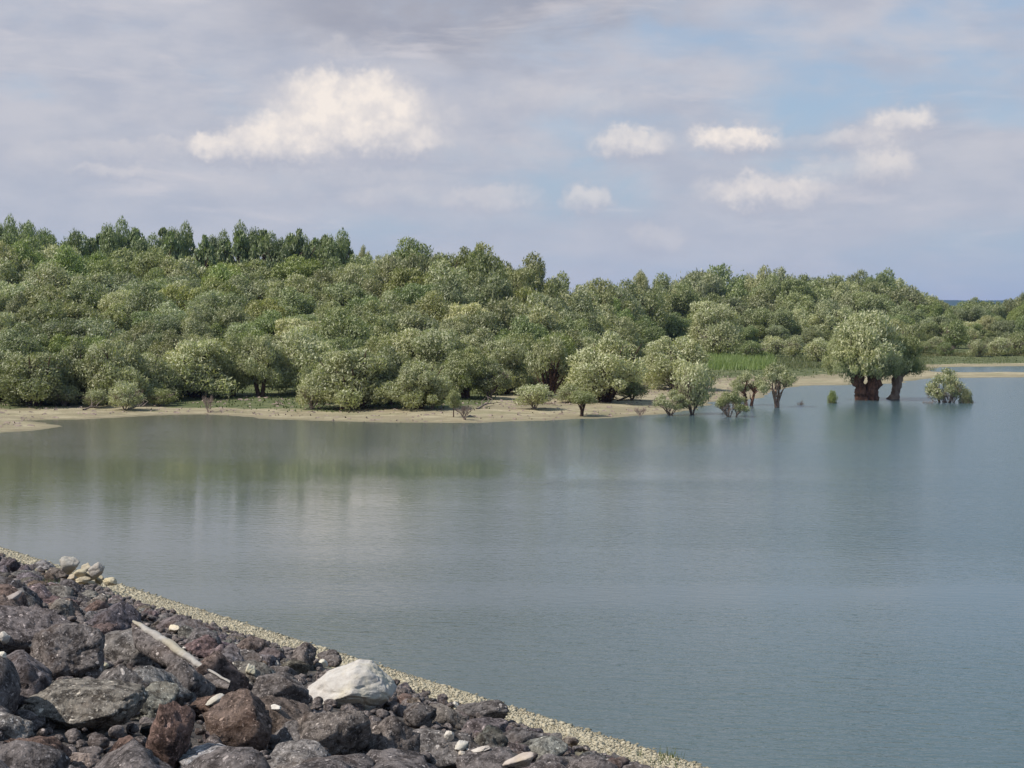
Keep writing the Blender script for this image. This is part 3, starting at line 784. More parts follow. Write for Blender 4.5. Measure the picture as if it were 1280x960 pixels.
# ------------------------------------------------------------------ meadow bushes in front of the eastern wood
G3 = 'bushes on the meadow by the eastern wood'
for i, (cx, tp, wp, by, colr, lab, kd) in enumerate([
    (902, 399, 50, 447, GREY, 'grey-green round bush with yellow foot at the meadow edge', 'bush'),
    (889, 366, 64, 444, SILVER, 'tall silvery cone-shaped willow behind the yellow-footed bush', 'willow'),
    (967, 416, 30, 446, SILVER, 'silvery round bush, first of the meadow pair by the reeds', 'bush'),
    (993, 417, 30, 447, GREY, 'grey round bush, second of the meadow pair, nearer the pollard', 'bush'),
    (1025, 420, 40, 452, SILVER, 'spreading silver bush on the grass behind the pollard', 'bush'),
    (1170, 418, 22, 438, GREY, 'small grey bush on the far bank just past the pollards', 'bush'),
    (1193, 397, 32, 436, GREEN, 'round dark green bush alone on the far bank grass', 'bush'),
    (1238, 419, 20, 440, DULL, 'small low bush on the far bank above the inlet', 'bush'),
    (1262, 414, 26, 435, DULL, 'low dull bush on the far bank near the picture edge', 'bush'),
    (1215, 408, 26, 434, GREY, 'soft grey bush between the round green one and the low ones', 'bush'),
    (1140, 400, 34, 440, OLIVE, 'olive bush rising behind the leaning pollard', 'bush'),
    (1155, 424, 24, 444, OLIVE, 'low olive bush at the inlet head beside the leaning pollard', 'bush'), (1182, 426, 20, 445, GREEN, 'small green bush in front of the round dark green one', 'bush'),
    (1222, 422, 24, 446, GREY, 'low grey bush nearest the inlet water on the far bank', 'bush'), (1250, 418, 28, 445, SILVER, 'silvery bush near the inlet water close to the picture edge', 'bush'),
    (1276, 412, 34, 444, OLIVE, 'olive bush cut by the picture edge on the far bank', 'bush'), (940, 424, 34, 450, GREEN, 'green bush among the reeds before the eastern wood', 'bush'),
    (1040, 424, 30, 447, OLIVE, 'olive bush seen past the big pollard on the meadow', 'bush')]):
    tree_px('bush' if kd == 'bush' else 'willow_tree', cx, tp, wp, by, cm(kd, i % 3), wd_('twigs' if kd == 'bush' else 'fan', i % 2), colr, lab, 'bush' if kd == 'bush' else 'tree', G3, cb=.03)

# ------------------------------------------------------------------ the wood: tiers of individual trees
sky_x = [-60,0,40,100,145,200,225,300,330,375,420,440,480,520,560,600,615,650,690,715,740,790,830,860,900,950,1000,1040,1075,1110,1130,1150,1170,1190,1215,1228,1245,1262,1280,1340]
sky_y = [284,282,280,304,312,312,312,318,320,322,322,308,305,292,298,300,300,316,338,352,348,342,341,324,328,331,334,331,333,335,350,362,366,377,376,362,372,370,358,352]
landmarks = [(5,'the edge-cut spit willow'),(45,'the stem-tangle willow'),(92,'the dark spit-side willow'),(142,'the bushy grey willow'),(188,'the low grey willow'),(245,'the broad silver willow'),(291,'the thick-trunked olive willow'),
             (326,'the split-trunk willow'),(374,'the yellow-flecked silver willow'),(440,'the widest beach willow'),(488,'the squeezed darker willow'),(523,'the dusty twiggy willow'),(582,'the dead beach shrub'),(632,'the grey dome willow'),
             (686,'the airy grey willow'),(757,'the silver dome willow'),(800,'the olive leaning bush'),(844,'the pale meadow-side willow'),(889,'the cone-shaped willow'),(937,'the red-stemmed shallows tree'),(970,'the bare-limbed shallows tree'),(993,'the meadow bush pair'),(1040,'the spreading silver bush'),
             (1085,'the huge pollard'),(1125,'the leaning pollard'),(1160,'the inlet head'),(1193,'the round far-bank bush'),(1238,'the low far-bank bush'),(1275,'the picture edge bank')]
TIERS = ['first tier', 'second tier', 'third tier', 'fourth tier', 'fifth tier', 'sixth tier', 'skyline tier']
hues = [('grey-green', GREY), ('olive', OLIVE), ('mid-green', GREEN), ('bright green', BRIGHT), ('dull green', DULL), ('yellowish', YELL), ('silvery', SILVER)]
forest = []
NR = 7
for r_ in range(NR):
    u = (r_ + 0.6) / (NR - 0.4)
    x = -55.0 + (r_ % 2) * 16
    while x < 1330:
        east_ = float(sm(700, 880, np.array(x)))
        if east_ > .8 and r_ in (2, 4): # the eastern wood is shallower
            x += 30; continue
        skyy = float(np.interp(x, sky_x, sky_y))
        fy = 424 * (1 - east_) + (408 if x < 1150 else 408) * east_
        Df = 158 * (1 - east_) + (322 if x < 1150 else 330) * east_
        Db = 226 * (1 - east_) + 430 * east_
        uu = u ** 0.85
        if r_ == NR - 1: uu = 1.0
        top = fy + (skyy - fy) * uu + (random.uniform(-9, 9) if r_ < NR - 1 else random.uniform(-3, 6))
        top = max(top, skyy + (0 if r_ == NR - 1 else 5))
        Y = Df + (Db - Df) * u + random.uniform(-5, 5)
        wp = random.uniform(46, 82) * (1 - .12 * east_)
        if x > 1150: wp = random.uniform(22, 40)
        hn_ = random.choices(hues, weights=[5, 5, 3, 1.6, 4, 1, 1.5] if east_ < .5 else [2, 4, 5, 1, 4, .5, .6])[0]
        kind = 'willow' if (r_ < 4 and east_ < .5) or random.random() < .6 else 'tall'
        forest.append((x, top, wp, Y, hn_, kind, r_))
        x += wp * random.uniform(.52, .72)
# label bookkeeping
seen = {}
entries = []
for (x, top, wp, Y, hn_, kind, r_) in forest:
    lm = min(landmarks, key=lambda q: abs(q[0] - x))
    key = (r_, lm[1])
    seen.setdefault(key, []).append((x, len(entries)))
    entries.append([x, top, wp, Y, hn_, kind, r_, lm])
used_labels = set()
for key, lst in seen.items():
    lst.sort()
    for j, (x, k) in enumerate(lst):
        e = entries[k]
        wood_nm = 'eastern wood' if e[0] > 790 else 'wood'
        if len(lst) == 1: rel = 'above'
        elif len(lst) == 2: rel = ('spit side above', 'bay side above')[j]
        else: rel = ['spit side above', 'squarely above', 'bay side above'][min(j, 2)]
        shp = 'round' if e[5] == 'willow' else 'tall'
        lab = f"{e[4][0]} {shp} tree, {TIERS[e[6]]} up, {rel} {e[7][1]}"
        if lab in used_labels:
            lab = lab.replace(' tree', ' slim tree')
        used_labels.add(lab)
        e.append(lab)
ns = {'willow': 5, 'tall': 4}
for k, (x, top, wp, Y, hn_, kind, r_, lm, lab) in enumerate(entries):
    tp3 = at_y(x, top, Y); z0 = gh(tp3.x, Y)
    wdt = wp / F * Y * 1.2
    jb, jh = random.uniform(.85, 1.15), random.uniform(-.06, .06); colr = (hn_[1][0] * jb * (1 + jh), hn_[1][1] * jb, hn_[1][2] * jb * (1 - jh))
    H = tp3.z - z0; wdt = min(wdt, 1.25 * H)
    cb = .02 if H < 1.15 * wdt else .08 if H < 1.6 * wdt else min(.45, 1 - 1.5 * wdt / H)
    make_tree('willow_tree' if kind == 'willow' else 'broadleaf_tree', (tp3.x, Y, z0), tp3.z, wdt, cm(kind, k % ns[kind]), wd_('single' if kind == 'tall' else 'forked', k % 2), colr, lab, 'tree', 'trees of the wood behind the beach', cb)
# skyline poplars behind the wood
pop_tops = [(-50,272),(-30,270),(-12,280),(4,276),(20,278),(38,276),(50,284),(66,288),(82,290),(98,298),(114,292),(128,290),(146,279),(160,293),(172,283),(186,292),(198,281),(212,290),(226,284),(240,290),(254,294),
            (268,288),(282,296),(294,286),(306,279),(318,289),(332,285),(346,292),(360,288),(374,286),(386,294),(398,298),(410,292),(422,291),(433,299)]
for k, (x, top) in enumerate(pop_tops):
    x += random.uniform(-5, 5); top += random.choice([-2, 0, 2, 4]); Y = 246 + random.uniform(-8, 8); tp3 = at_y(x, top, Y); z0 = gh(tp3.x, Y)
    nth = ['first','second','third','fourth','fifth','sixth','seventh','eighth','ninth','tenth','eleventh','twelfth','thirteenth','fourteenth','fifteenth','sixteenth','seventeenth','eighteenth','nineteenth'][min(18, min(k, len(pop_tops) - 1 - k))]
    side = 'outer end' if k <= len(pop_tops) // 2 else 'gap end'
    spiky = 'spiky' if k % 3 else 'blunt'
    if x < 100 or k % 3 == 0: kd, wp = 'tall', 52
    else: kd, wp = 'poplar', random.uniform(58, 90)
    H = tp3.z - z0
    make_tree('poplar_tree', (tp3.x, Y, z0), tp3.z, wp / F * Y, cm(kd, k % 3), wd_('single', k % 2), tuple(c_ * (1 + .15 * math.sin(k * 2.3)) for c_ in POP),
              f'dark green {spiky} poplar on the skyline, {nth} from the row\'s {side}', 'tree', 'poplars on the skyline', .0)
# pale bare-ish tree tops on the skyline
for (x, top, wp, lab) in [(455, 305, 26, 'pale thin tree top on the skyline just past the poplar row'), (512, 300, 24, 'grey bare-branched tree beneath the highest hump of the wood'), (798, 336, 30, 'pale bleached tree top on the skyline dip before the eastern wood')]:
    Y = 345 if x > 700 else 235; tp3 = at_y(x, top, Y); z0 = gh(tp3.x, Y)
    make_tree('broadleaf_tree', (tp3.x, Y, z0), tp3.z, wp / F * Y, cm('loose', 0), wd_('single', 0), (0.19, 0.20, 0.15), lab, 'tree', None, .45)

# ------------------------------------------------------------------ grass, reeds, driftwood on the far shore
def blades(name, pts, h, wdt, col, label, seed, spread=.5, per=1):
    rg = np.random.default_rng(seed); n = len(pts) * per
    p = np.repeat(np.array(pts), per, 0) + np.c_[rg.uniform(-spread, spread, (n, 2)), np.zeros(n)]
    d = np.c_[rg.normal(0, .25, (n, 2)), np.ones(n)]; hh = h * (.5 + rg.random(n))[:, None]
    th = rg.uniform(0, math.pi, n); s = np.c_[np.cos(th), np.sin(th), np.zeros(n)] * wdt * .5
    Vx = np.stack([p - s, p + s, p + d * hh + s * .15, p + d * hh - s * .15], 1).reshape(-1, 3)
    me = mesh_np(name, Vx, np.arange(4 * n).reshape(n, 4), M_LEAF, False, rg.random(n))
    o = link(name, me, color=col); tag(o, label, 'grass', kind='stuff'); return o
rg = np.random.default_rng(5)
gxp = rg.uniform(-70, 200, 60000); gyp = rg.uniform(115, 330, 60000)
sdp = signed_dist(gxp, gyp); gz_ = land_h(gxp, gyp, sdp); gg = grass_at(gxp, gyp, sdp)
keep = (sdp > 4) & (rg.random(60000) < gg * .9 - .05)
azp = np.arctan2(gxp, gyp) * F + 640
keep &= (azp > -80) & (azp < 1360) & ((azp > 850) | (sdp < 40))
pts = np.c_[gxp, gyp, gz_ - .03][keep]
blades('grass', pts, .18, .16, (0.050, 0.066, 0.024), 'short green grass on the beach crest and meadow', 3, .7, 3)
gx2 = rg.uniform(-70, 90, 26000); gy2 = rg.uniform(112, 230, 26000); sd2 = signed_dist(gx2, gy2); gz2 = land_h(gx2, gy2, sd2)
nn2 = np.sin(gx2 * .7 + np.sin(gy2) * 2) * .5 + np.sin(gx2 * .21 + 1) * .5
k2 = (sd2 > .3) & (sd2 < 16) & (rg.random(26000) < .25 + .45 * np.exp(-((sd2 - 3.2 - nn2 * 1.5) / 1.0) ** 2) + .3 * (sd2 > 9)) & (np.arctan2(gx2, gy2) * F + 640 < 990)
pd = np.c_[gx2, gy2, gz2][k2]; nd = len(pd)
dth = rg.uniform(0, 6.28, nd); dl = rg.uniform(.06, .32, nd); dw = rg.uniform(.02, .07, nd); dh = rg.uniform(.03, .12, nd)
ca, sa = np.cos(dth), np.sin(dth); ex_ = np.c_[ca * dl, sa * dl, rg.uniform(-.03, .08, nd)]; ey_ = np.c_[-sa * dw, ca * dw, np.zeros(nd)]; ez_ = np.c_[np.zeros((nd, 2)), dh]
Vd = np.stack([pd - ex_ - ey_, pd + ex_ - ey_, pd + ex_ + ey_, pd - ex_ + ey_, pd - ex_ * .5 + ez_, pd + ex_ * .5 + ez_], 1).reshape(-1, 3)
b6 = np.arange(nd)[:, None] * 6
Fd = np.concatenate([b6 + np.array([[0, 1, 5, 4]]), b6 + np.array([[2, 3, 4, 5]]), b6 + np.array([[1, 2, 5, 5]])[:, [0, 1, 2, 2]] if False else b6 + np.array([[3, 0, 4, 4]])[:, [0, 1, 2, 2]] if False else b6 + np.array([[0, 1, 2, 3]])])
tag(link('driftwood_litter', mesh_np('driftwood_litter', Vd, Fd, M_DEAD)), 'brown twig litter and small debris strewn along the beach', 'litter', kind='stuff')
def reed_patch(name, x0, x1, y0, y1, n, h, col, lab, seed):
    rg = np.random.default_rng(seed); P_ = []
    for _ in range(n):
        q = on_land_fast(rg.uniform(x0, x1), rg.uniform(y0, y1)); P_.append(q)
    blades(name, P_, h, .09, col, lab, seed, .7, 9)
def on_land_fast(px, py):
    p = at_z(px, py, 1.0); z = gh(p.x, p.y); p = at_z(px, py, z); return (p.x, p.y, gh(p.x, p.y) - .03)
reed_patch('reeds', 885, 965, 443, 463, 900, 0.8, (0.105, 0.148, 0.055), 'bright green reeds on the meadow between the point and the wood', 8)
reed_patch('tall_grass', 960, 1165, 447, 462, 900, .45, (0.066, 0.078, 0.036), 'rough olive grass behind the pollards', 9)
reed_patch('dry_grass', 1150, 1300, 436, 450, 700, .4, (0.085, 0.088, 0.045), 'dry grass on the far bank beyond the inlet', 10)
def stick(name, x0, y0, x1, y1, r, lab, mat=M_DEAD, cat='branch'):
    a = on_land(x0, y0); c = on_land(x1, y1); a.z += r * .5; c.z += r * 1.6
    mb = MB(); mid = a.lerp(c, .5) + Vector((0, .15, r * 2.0))
    mb.tube([a, a.lerp(mid, .5), mid, mid.lerp(c, .5), c], [r, r * .9, r * .8, r * .55, r * .25], 7, .3, x0)
    dv = (c - a).normalized()
    for k in range(3):
        q = a.lerp(c, .3 + .2 * k) + Vector((0, 0, r)); mb.tube([q, q + dv * .3 + Vector((random.uniform(-.3, .3), .1, .35)), q + dv * .6 + Vector((random.uniform(-.5, .5), .1, .6))], [r * .5, r * .3, r * .12], 5)
    me = mb.mesh(name, mat)
    org = a.copy()
    me.transform(Matrix.Translation(-org))
    tag(link(name, me, loc=org), lab, cat)
stick('fallen_branch', 772, 502, 800, 497, .10, 'dark fallen branch lying under the olive leaning bush', M_BARK)
stick('fallen_branch', 596, 512, 618, 506, .09, 'crooked fallen branch on sand beside the dead shrub')
stick('fallen_branch', 680, 505, 700, 509, .07, 'pale fallen branch on the beach behind the small flat-topped tree')
stick('fallen_branch', 160, 512, 186, 510, .09, 'bleached fallen branch on the sand past the small silver bush')
stick('fallen_branch', 104, 513, 126, 511, .08, 'tangled fallen branch at the sand edge before the dark willow')
stick('fallen_branch', 424, 513, 446, 512, .10, 'reddish fallen branch under the widest beach willow', M_RED)
stick('fallen_branch', 340, 506, 356, 508, .06, 'small fallen branch on the grass before the split-trunk willow')

# ------------------------------------------------------------------ rocks
def hull_geo(pts, seed, rough=.03, cuts=3):
    """an angular block: the hull of a few corner points, its faces broken up finely"""
    bm = bmesh.new()
    for p in pts: bm.verts.new(p)
    r_ = bmesh.ops.convex_hull(bm, input=bm.verts)
    junk = list({e for e in r_['geom_interior'] if isinstance(e, bmesh.types.BMVert)})
    if junk: bmesh.ops.delete(bm, geom=junk, context='VERTS')
    for _ in range(cuts):
        bmesh.ops.subdivide_edges(bm, edges=[e for e in bm.edges if e.calc_length() > .07], cuts=1, use_grid_fill=True, smooth=0)
        bmesh.ops.triangulate(bm, faces=bm.faces)
    for _ in range(2): bmesh.ops.smooth_vert(bm, verts=bm.verts, factor=.35, use_axis_x=True, use_axis_y=True, use_axis_z=True)
    bm.normal_update(); off = Vector((seed * 3.1, seed * 1.7, 2))
    mv = []
    for v in bm.verts:
        q = v.co + off
        h = mnoise.noise(q * 2.2) * 1.2 + mnoise.noise(q * 6) * .8 + mnoise.noise(Vector((q.x * 5, q.y * 14, q.z * 18 + q.x * 6))) * .7 + mnoise.noise(q * 28) * .3
        h -= 1.6 * max(0, .07 - abs(mnoise.noise(q * 1.5 + Vector((4, 2, 9))))) / .07
        mv.append(v.normal * h * rough)
    for v, d in zip(bm.verts, mv): v.co += d
    bmesh.ops.triangulate(bm, faces=bm.faces)
    bm.verts.index_update()
    V_ = np.array([v.co[:] for v in bm.verts]); F_ = np.array([[v.index for v in f.verts] for f in bm.faces]); bm.free()
    mn, mx = V_.min(0), V_.max(0)
    return (V_ - (mn + mx) / 2) / ((mx - mn) / 2), F_
def rock_geo(seed, sub=4, rough=.10, nplanes=14, squash=(1, 1, 1), freq=1.0):
    rg = random.Random(seed)
    bm = bmesh.new(); bmesh.ops.create_icosphere(bm, subdivisions=sub, radius=1.0)
    pl = []
    for _ in range(nplanes):
        n = Vector((rg.gauss(0, 1), rg.gauss(0, 1), rg.gauss(0, 1))).normalized(); pl.append((n, rg.uniform(.58, .86)))
    off = Vector((rg.uniform(0, 50), rg.uniform(0, 50), rg.uniform(0, 50)))
    for v in bm.verts:
        d = v.co.normalized(); r = 1.12
        for n, k in pl:
            q = n.dot(d)
            if q > .01: r = min(r, k / q)
        p = d * r
        q = p + off
        r += rough * .40 * mnoise.noise(q * 1.6 * freq) + rough * .42 * mnoise.noise(q * 4.2 * freq) + rough * .5 * mnoise.noise(q * 9.5 * freq) + rough * .2 * mnoise.noise(q * 21 * freq)
        # crevice
        r -= rough * .7 * max(0, .10 - abs(mnoise.noise(q * 1.9 + Vector((9, 3, 1))))) / .10
        v.co = Vector((d.x * r * squash[0], d.y * r * squash[1], d.z * r * squash[2]))
    V_ = np.array([v.co[:] for v in bm.verts]); F_ = np.array([[v.index for v in f.verts] for f in bm.faces])
    # normalise to half-extent 1
    mn, mx = V_.min(0), V_.max(0); V_ = (V_ - (mn + mx) / 2) / ((mx - mn) / 2)
    bm.free()
    return V_, F_
ROCKV = [rock_geo(40 + i, 4, .12, 11 + i % 6) for i in range(12)]
ROCKM = [mesh_np('rock', v, f, M_ROCK, False) for v, f in ROCKV]
ROCKP = [mesh_np('pale_rock', v, f, M_PALE, True) for v, f in ROCKV[:5]]
SMALLV = [rock_geo(80 + i, 2, .16, 7) for i in range(7)]

heroes = []   # (px, py, w, h, label)
def hero_rock(px, py, wpx, hpx, me, label, color=(1, 1, 1), rz=0, ry=0, rx=0, depth=None, lift=.25, name='rock', cat='rock', group=None, base=None):
    """px,py: where the rock's middle shows; it is set into the bank below"""
    p = on_bank(px, py + hpx * .30 if base is None else base)
    hw = wpx / 2 / F * p.y; hh = hpx / 2 / F * p.y
    dd = (hw + hh) * .5 if depth is None else depth
    c_ = at_y(px, py, p.y + dd * .3)
    o = link(name, me, None, c_, (hw * 1.03, dd, hh * 1.05), 0, color)
    o.rotation_euler = (rx, ry, rz)
    tag(o, label, cat, group)
    heroes.append((px, py, wpx, hpx, label, c_.copy(), max(hw, hh)))
    return o
# corners read off the photograph, x across, z up, y in depth
def corners(outline, cx, cy, hw, hh, front, back):
    P_ = []
    for (a, b) in outline: P_ += [((a - cx) / hw, back, (cy - b) / hh), ((a - cx) / hw * .93, front * .35, (cy - b) / hh * .93)]
    return P_
bigp = corners([(20,893),(32,876),(62,864),(100,862),(140,864),(168,870),(177,882),(160,905),(128,920),(92,924),(58,914),(28,906)], 98, 893, 79, 31, -.5, .6) + [(-.5, -.75, .25), (.1, -.95, .0), (.6, -.7, .2)]
big = mesh_np('rock', *hull_geo(bigp, 5, .035, 5), M_ROCK, False)
whp = corners([(376,883),(384,868),(408,850),(446,836),(460,838),(488,861),(490,872),(459,892),(440,890),(425,888),(395,888)], 433, 864, 57, 29, -.5, .6) + [(-.45, -.6, -.35), (.15, -.75, .15), (.5, -.55, -.1)]
white = mesh_np('white_boulder', *hull_geo(whp, 9, .028, 5), M_PALE, False)
slab = mesh_np('rock', *rock_geo(23, 5, .10, 7), M_ROCK, True)
LT = 1.25
hero_rock(97, 892, 158, 66, big, 'big lichen-mottled boulder overhanging a black gap at the bottom corner', (1.45, 1.38, 1.25), rz=0, depth=.5)
hero_rock(433, 863, 120, 62, white, 'big white boulder lying on the dark rocks near the gravel strip', (.82, .80, .79), rz=0, ry=0, rx=0, depth=.55, name='white_boulder', cat='boulder')
hero_rock(88, 822, 92, 84, slab, 'pointed rough grey rock directly above the mottled boulder', (1.2, 1.12, 1.12), rz=.5, ry=.2, depth=.5)
hero_rock(32, 800, 120, 86, ROCKM[0], 'broad ridge of rough purple-grey rock above the bottom corner', (1.15, 1.05, 1.08), rz=.2, depth=.7)
hero_rock(22, 862, 92, 90, ROCKM[1], 'dark purple-grey rock just bank side of the pointed one', (1.0, .92, .98), rz=1.2, depth=.5)
hero_rock(146, 862, 80, 66, ROCKM[2], 'grey wedge rock with speckled face beside the pointed rock', (1.25, 1.2, 1.2), rz=.7, depth=.5)
hero_rock(172, 815, 96, 54, ROCKM[3], 'flat-topped grey rock roofing a black hollow', (1.3, 1.25, 1.22), rz=.4, depth=.6)
hero_rock(226, 856, 82, 62, ROCKM[4], 'rounded grey-brown rock under the pale-edged slab', (1.05, .98, .98), rz=2.1, depth=.5)
hero_rock(213, 926, 62, 96, ROCKM[5], 'upright reddish-brown rock beside the black gap', (1.05, .74, .66), rz=.3, depth=.35)
hero_rock(164, 948, 44, 56, ROCKM[6], 'small upright reddish rock inside the black gap', (.95, .68, .6), rz=1.0, depth=.3)
hero_rock(306, 908, 100, 84, ROCKM[7], 'brown domed rock with pale lichen patch above the grey front slab', (1.05, .82, .72), rz=.9, depth=.42)
hero_rock(262, 888, 50, 44, ROCKM[8], 'dark rust-coloured rock tucked behind the brown domed rock', (.9, .65, .55), rz=.9, depth=.3)
hero_rock(278, 956, 110, 44, ROCKM[9], 'pale blue-grey flat slab along the bottom edge', (2.1, 2.1, 2.2), rz=.15, depth=.45)
hero_rock(372, 950, 92, 44, ROCKM[10], 'light grey flat rock next to the blue-grey slab', (1.7, 1.65, 1.65), rz=.5, depth=.45)
hero_rock(40, 948, 92, 54, ROCKM[11], 'low reddish-brown rock in the bottom corner', (1.0, .72, .62), rz=.2, depth=.4)
hero_rock(8, 912, 50, 46, ROCKM[3], 'light grey rock peeking out beneath the mottled boulder', (2.2, 2.15, 2.1), rz=1.7, depth=.3)
hero_rock(101, 955, 38, 28, ROCKM[5], 'small pinkish-grey stone under the mottled boulder', (1.9, 1.65, 1.55), rz=2.2, depth=.2)
hero_rock(410, 922, 100, 74, ROCKM[0], 'large mottled brown-grey rock below the white boulder', (1.2, 1.1, 1.05), rz=2.5, depth=.5)
hero_rock(478, 930, 76, 72, ROCKM[2], 'rough brown rock below the white boulder on its lake side', (1.1, 1.0, .96), rz=1.1, depth=.5)
hero_rock(545, 938, 104, 56, ROCKM[4], 'long grey striated rock near the bottom edge before the pale splinters', (1.25, 1.2, 1.2), rz=.3, depth=.6)
hero_rock(553, 896, 52, 32, ROCKM[6], 'blocky grey-brown rock over a dark slot above the pale splinters', (1.15, 1.07, 1.0), rz=.8, depth=.5)
hero_rock(600, 892, 50, 30, ROCKM[8], 'dark rough rock right beside the gravel strip near the splinters', (1.0, .95, .95), rz=1.8, depth=.5)
hero_rock(522, 897, 44, 36, ROCKM[9], 'dark hollowed rock between white boulder and blocky rock', (.85, .8, .8), rz=2.8, depth=.4)
hero_rock(682, 940, 56, 34, ROCKM[1], 'greenish-grey smooth rock low down by the gravel strip', (1.5, 1.55, 1.45), rz=.3, depth=.5)
hero_rock(381, 822, 32, 34, ROCKM[7], 'squarish dark rock perched by the gravel above the white boulder', (1.1, 1.0, .98), rz=.2, depth=.4)
hero_rock(413, 825, 28, 24, ROCKM[10], 'round dark rock between the squarish one and the white boulder', (.95, .88, .88), rz=.9, depth=.35)
hero_rock(345, 868, 62, 54, ROCKM[11], 'rough dark rock just bank side of the white boulder', (1.05, .98, .98), rz=1.9, depth=.5)
hero_rock(52, 707, 34, 16, ROCKM[2], 'blue-grey flat rock at the top of the rocks near the stone heap', (1.5, 1.5, 1.6), rz=.3, depth=.6)
hero_rock(70, 718, 26, 18, ROCKM[4], 'brown rounded rock just below the heap of pale stones', (.9, .8, .75), rz=.3, depth=.5)
hero_rock(88, 735, 26, 22, ROCKM[6], 'black-shaded rock below the heap of pale stones', (.75, .72, .78), rz=.9, depth=.5)
hero_rock(138, 752, 24, 10, ROCKP[1], 'tan flat stone on the dark rocks below the stone heap', (.8, .66, .48), rz=.4, depth=.35, name='pale_stone', cat='stone')
small_pale = []
# small pale stones lying on the dark rocks
for (px, py, wp, hp, mi, cl, lab) in [
    (219, 786, 18, 9, 0, (1, .93, .85), 'small cream stone on dark rocks beyond the pale-edged slab'),
    (313, 836, 14, 14, 2, (.95, .92, .8), 'small cream stone above the brown domed rock'),
    (130, 833, 10, 9, 3, (.95, .9, .7), 'tiny yellow-white stone on the pointed rock'),
    (4, 796, 14, 14, 1, (1, .95, .9), 'white stone at the picture edge on the purple ridge'),
    (3, 818, 10, 8, 4, (1, .97, .9), 'tiny white stone just below the other edge stone'),
    (38, 806, 10, 7, 2, (.9, .85, .8), 'tiny pale pebble on the purple-grey ridge'),
    (16, 746, 24, 9, 0, (.62, .57, .57), 'long pinkish-grey stone high on the bank edge'),
    (268, 875, 24, 8, 3, (.8, .78, .76), 'pale flat chip below the tail of the slab'),
    (345, 884, 18, 7, 4, (.95, .93, .9), 'pale curved chip just bank side of the white boulder'),
    (231, 810, 9, 4, 1, (.9, .88, .85), 'narrow white chip beside the pale-edged slab'),
    (346, 829, 6, 8, 2, (.8, .78, .78), 'small grey-white chip by the squarish perched rock'),
    (404, 829, 12, 11, 3, (.95, .97, 1.0), 'small bluish-white stone behind the white boulder'),
    (561, 919, 13, 13, 0, (.88, .84, .8), 'pale block at the head of the splintered strip'),
    (576, 932, 22, 9, 1, (.85, .83, .82), 'pale splinter just below the pale block'),
    (600, 937, 26, 6, 4, (.85, .80, .77), 'thin pale splinter in the middle of the strip'),
    (644, 952, 48, 14, 3, (.78, .70, .66), 'largest pinkish splinter at the bottom edge'),
    (577, 941, 12, 6, 2, (.85, .8, .8), 'little pale flake under the splintered strip'),
    (569, 880, 8, 7, 2, (.9, .9, .9), 'little white stone near the gravel above the blocky rock')]:
    hero_rock(px, py, wp, hp, ROCKP[mi], lab, cl, rz=px, ry=.32 if wp > 20 else 0, depth=None if wp < 20 else .2, name='pale_stone', cat='stone', group='small pale stones on the dark rocks')
    small_pale.append((COL.objects[-1], px, py, wp, hp))
# heap of pale stones at the water's edge
heap = [(88, 707, 20, 19, (.62, .60, .57), 'biggest rounded grey stone of the heap by the water'), (122, 713, 17, 16, (.60, .57, .55), 'tilted grey stone at the lake end of the heap'), (108, 709, 13, 9, (.75, .68, .55), 'cream flat stone on top of the heap'),
        (100, 717, 14, 10, (.75, .68, .52), 'tan stone in the middle of the heap'), (113, 720, 15, 11, (.8, .72, .55), 'square tan stone in the face of the heap'), (125, 725, 10, 10, (.62, .58, .5), 'small grey stone at the foot of the heap'),
        (104, 726, 16, 9, (.8, .72, .56), 'low tan stone at the bank foot of the heap'), (92, 722, 13, 10, (.7, .62, .5), 'brownish stone under the biggest heap stone'), (114, 730, 18, 8, (.8, .73, .6), 'widest flat stone below the heap'), (138, 727, 14, 9, (.85, .78, .62), 'pale stone just beyond the heap on the gravel')]
for k, (px, py, wp, hp, cl, lab) in enumerate(heap):
    hero_rock(px, py, wp * 1.2, hp * 1.2, ROCKP[k % 5], lab, cl, rz=k * 1.1, base=733 - (k % 3) * 2 + (px - 100) * .3, name='heap_stone', cat='stone', group='heap of pale stones by the water')

# packed riprap between them
def place_ok(x, y, r, lst):
    for (a, b_, rr) in lst:
        if (a - x) ** 2 + (b_ - y) ** 2 < (.78 * (r + rr)) ** 2: return False
    return True
placed = [(h[5].x, h[5].y, h[6] * .55) for h in heroes if h[2] > 25]
cands = []
rr_ = random.Random(77)
def fill(n, rmin, rmax, smin=2.35):
    for _ in range(n):
        u = rr_.uniform(-14, 46); s = rr_.uniform(smin, 17)
        x, y = bank_xy(u, s)
        if y < 13: continue
        z = float(bank_z(x, y)); px, py = to_px((x, y, z))
        if px < -90 or px > 1000 or py > 1010: continue
        r = rr_.uniform(rmin, rmax)
        if s < 3.4: r *= .62
        
        if len(placed) > 4200 or not place_ok(x, y, r, placed): continue
        placed.append((x, y, r)); cands.append((x, y, z, r, px, py))
fill(2500, .42, .62, 7.0); fill(4000, .25, .40, 4.2); fill(7000, .14, .22); fill(14000, .09, .14)
cands.sort(key=lambda c_: -c_[3] / c_[1])
